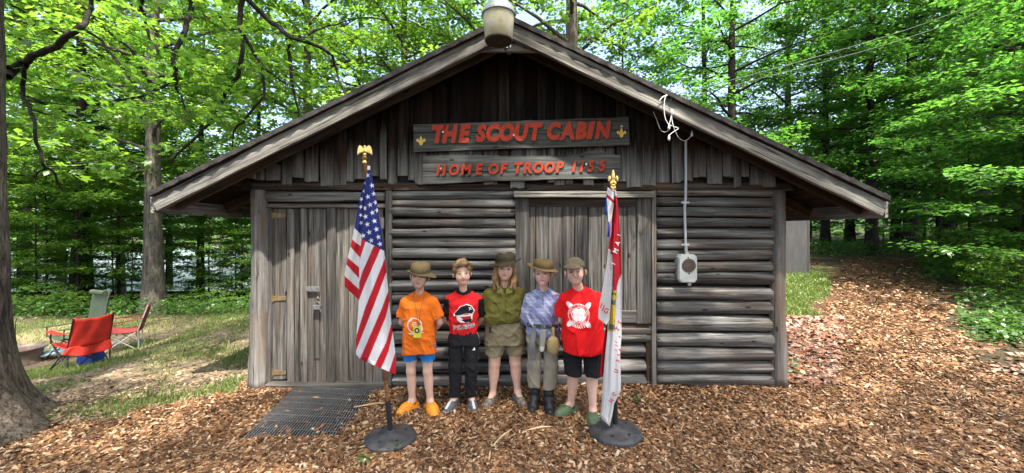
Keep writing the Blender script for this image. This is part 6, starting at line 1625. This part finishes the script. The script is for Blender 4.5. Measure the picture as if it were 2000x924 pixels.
# ---- child in the blue patterned shirt
S = dict(at=(.295, 3.74), chin=1.198, hx=.0, hy=-.03, zs=1.09, zw=.84, zc=.66, sw=.135, yaw=-.14, roll=-.07, tilt=.010, turn=-.08, label='child in a pale blue camouflage shirt, tan hat, grey trousers and black boots',
  elb=[(-.185, .07, .86), (.185, .07, .86)], wri=[(-.085, .17, .71), (.09, .17, .71)], hip=[(-.073, .02, .68), (.073, .02, .68)], knee=[(-.072, -.005, .42), (.07, -.005, .42)], ank=[(-.075, .01, .10), (.06, -.02, .10)], foot=[-.15, .1], fat=.92, hs=1.0, mouth=.025, smile=.006, brow=(.2, .12, .06), skin=(.69, .44, .36))
o, part, body, H = make_person(S)
prof = [(.68, .150, .105, 0, .01), (.80, .150, .11, 0, 0), (.92, .155, .115, 0, -.005), (1.02, .142, .102, 0, 0), (1.075, .118, .072, 0, .01), (1.115, .07, .05, 0, .012)]
def camo(V):
    n = nz(V[:, 0], V[:, 1], V[:, 2], 38, 1) + .8*nz(V[:, 0], V[:, 1], V[:, 2], 75, 6); c = np.ones((len(V), 1))*np.array((.27, .29, .46))
    c[n > .35] = (.16, .175, .33); c[n < -.4] = (.42, .44, .58); n2 = nz(V[:, 0], V[:, 1], V[:, 2], 55, 12)
    c[(V[:, 0] > .085) & (n2 > -.1)] = (.17, .10, .19); return c
sh, bv_ = part('shirt', tee(S, prof, .70, 1.75, (.085, .060, .075), (.058, .056), .009, 9), (-.26, -.18, .66), (.26, .26, 1.18), camo, M['fabric'], .0065)
part('trousers', limb_cloth(S, .20, (.085, .072, .064), .008, 10, [(.64, .14, .10, 0, .012), (.76, .135, .098, 0, .012)], .63, 1.3), (-.2, -.16, .16), (.2, .2, .78), lambda V: np.array((.255, .225, .18))*(1 + .08*nz(V[:, 0], V[:, 1], V[:, 2], 30)[:, None]), M['fabric'])
part('belt', lambda p: loft(p, [(.795, .157, .118, 0, 0), (.835, .157, .118, 0, 0)]), (-.19, -.14, .785), (.19, .14, .845), lambda V: np.where((np.abs(V[:, 0]) < .022)[:, None], np.array((.12, .12, .11)), np.array((.06, .055, .05))), M['fabric'], .006)
part('jacket_sleeve', lambda p: smax(su(.02, rc(p, (-.085, -.115, .80), (-.105, -.12, .62), .022, .030), rc(p, (-.105, -.12, .62), (-.095, -.112, .52), .03, .03)), np.abs(p[1]+.115+.012*np.sin(p[2]*22))-.010, .008), (-.17, -.18, .48), (-.03, -.05, .84), (.15, .155, .155), M['fabric'], .006)
part('map_flap', lambda p: np.maximum(rc(p, (.0, -.118, .76), (-.01, -.125, .60), .032, .022), np.abs(p[1]+.122)-.008), (-.07, -.17, .55), (.06, -.09, .82), lambda V: np.where((V[:, 2] < .63)[:, None], np.array((.5, .5, .5)), np.array((.30, .29, .26))), M['fabric'], .005)
part('water_bottle', lambda p: np.minimum(smax(ell(p, (.095, -.13, .645), (.058, .045, .105)), np.abs(p[2]-.645)-.085, .03), rc(p, (.095, -.125, .72), (.095, -.12, .80), .017, .015)), (.01, -.2, .53), (.18, -.06, .83), lambda V: np.array((.36, .265, .13))*(1 + .1*nz(V[:, 0], V[:, 1], V[:, 2], 60)[:, None]), M['fabric'], .006)
for i in range(2): shoe(S, i, part, 'boot', 'boot', (.014, .014, .016), (.008, .008, .009))
part('hair', lambda p: smax(ell(p, H(0, .025, .125), (.079*1.1, .092*1.1, .088*1.1)), -ell(p, H(0, -.075, .07), (.063*1.1, .075*1.1, .095*1.1)), .01), tuple(np.array(H(0, 0, 0)) + (-.15, -.17, .02)), tuple(np.array(H(0, 0, 0)) + (.13, .17, .27)), (.26, .15, .07), M['hair'])
round_hat(o, H(0, .01, .145), Euler((rad(3), rad(7), 0)), .092, .107, .085, lambda a: (.055, .020*math.cos(a-math.pi)**2*(math.cos(a) < 0) - .014*(math.cos(a) > 0)*math.cos(a)), ((.125, .085, .038), (.05, .042, .022), (.15, .105, .05)), dent=.01)
cord(o, [H(-.06, -.02, .1), H(-.04, -.06, .0), H(-.01, -.105, -.06), H(.015, -.125, -.11), H(.02, -.128, -.17), H(.012, -.128, -.18), H(.005, -.126, -.12), H(.03, -.08, -.02), H(.06, -.02, .1)], .0022, M['cordmat'], 'chin_cord')

# ---- boy in the plain red shirt with the round print
S = dict(at=(.668, 3.60), chin=1.225, hx=-.055, hy=-.03, zs=1.115, zw=.82, zc=.58, sw=.160, yaw=-.18, roll=-.08, tilt=-.010, turn=-.06, label='smiling boy in a bright red printed t-shirt, cap, black shorts and green clogs',
  elb=[(-.205, .06, .87), (.205, .06, .87)], wri=[(-.10, .18, .72), (.10, .18, .72)], hip=[(-.085, .02, .62), (.085, .02, .62)], knee=[(-.085, -.01, .38), (.08, -.03, .38)], ank=[(-.115, .015, .085), (.075, -.10, .085)], foot=[-.95, -.12], fat=1.08, hs=1.08, mouth=.028, smile=.010, teeth=True, brow=(.04, .025, .015), skin=(.66, .42, .33))
o, part, body, H = make_person(S)
prof = [(.57, .190, .14, .012, .0), (.72, .188, .145, .008, -.005), (.90, .178, .135, .002, -.005), (1.03, .165, .118, 0, 0), (1.10, .13, .08, 0, .01), (1.145, .075, .055, -.015, .012)]
sh, bv_ = part('shirt', tee(S, prof, .588, .78, (.085, .066, .08), (.068, .078), .009, 11), (-.31, -.2, .53), (.31, .2, 1.22), (.72, .012, .014), M['fabric'])
cv = Canvas(-.16, .12, .80, 1.08); cx_, cz_ = -.045, .955; Rr = .095; Wp = (.72, .66, .66); Rd = (.66, .02, .025)
for a in (.75, 2.35, 3.95, 5.45): cv.ellip(cx_ + .105*math.cos(a), cz_ + .105*math.sin(a), .045, .022, a, Wp)
cv.disc(cx_, cz_, Rr, Rd); cv.ring(cx_, cz_, Rr-.004, Rr, Wp); cv.disc(cx_, cz_, .067, Wp)
for a, b in ((0, .058), (0, -.058), (-.056, 0), (.056, 0)): cv.poly([(cx_+a-(.013 if b else .004), cz_+b-(.004 if b else .013)), (cx_+a+(.013 if b else .004), cz_+b-(.004 if b else .013)), (cx_+a+(.013 if b else .004), cz_+b+(.004 if b else .013)), (cx_+a-(.013 if b else .004), cz_+b+(.004 if b else .013))], Rd)
for a in (-.02, .02):
    cv.poly([(cx_+a-.001, cz_-.055), (cx_+a+.001, cz_-.055), (cx_+a+.001, cz_+.055), (cx_+a-.001, cz_+.055)], (.66, .35, .35))
cv.arc('HAWAII LIFEGUARD', cx_, cz_, .080, 3.0, .05, .017, Wp, w=.8); cv.arc('NORTH SHORE', cx_, cz_, .080, -2.35, -.8, .017, Wp, True, w=.8); cv.line('LIFE GUARD', cx_, cz_, .010, (.6, .3, .3), .8)
cv.arc('HAWAII', cx_, cz_, .108, -2.15, -1.15, .024, Wp, True)
cv.project(bv_, sh)
part('shorts', limb_cloth(S, .375, (.096, .084, .088), .007, 13, [(.56, .17, .12, 0, .012), (.70, .165, .12, 0, .012)], .555, 1.5), (-.27, -.2, .33), (.27, .2, .72), (.013, .013, .015), M['fabric'])
for i in range(2): shoe(S, i, part, 'clog', 'clog', (.075, .12, .062), (.04, .065, .035))
part('hair', lambda p: smax(ell(p, H(0, .028, .125), (.085*1.1, .094*1.1, .090*1.1)), -ell(p, H(0, -.075, .07), (.070*1.1, .078*1.1, .10*1.1)), .01), tuple(np.array(H(0, 0, 0)) + (-.15, -.17, .02)), tuple(np.array(H(0, 0, 0)) + (.15, .17, .27)), (.035, .022, .016), M['hair'])
def cap(p):
    d = np.maximum(ell(p, H(0, .012, .138), (.094, .110, .094)), (ch0+.158)-p[2] - .10*(p[1]-H(0, .01, 0)[1])*.2)
    ax = rad(-8); q = ell(p, H(-.012, -.115, .140), (.080, .118, .040)); q = np.maximum(q, -ell(p, H(-.012, -.120, .124), (.090, .128, .040)))
    return smin(d, np.maximum(q, -(p[1]*0+1)*9), .008)
ch0 = S['chin']
part('cap', cap, tuple(np.array(H(0, 0, 0)) + (-.15, -.30, .10)), tuple(np.array(H(0, 0, 0)) + (.15, .18, .30)), lambda V: np.array((.12, .10, .068))*(1 + .08*nz(V[:, 0], V[:, 1], V[:, 2], 60)[:, None]), M['felt'], .005)
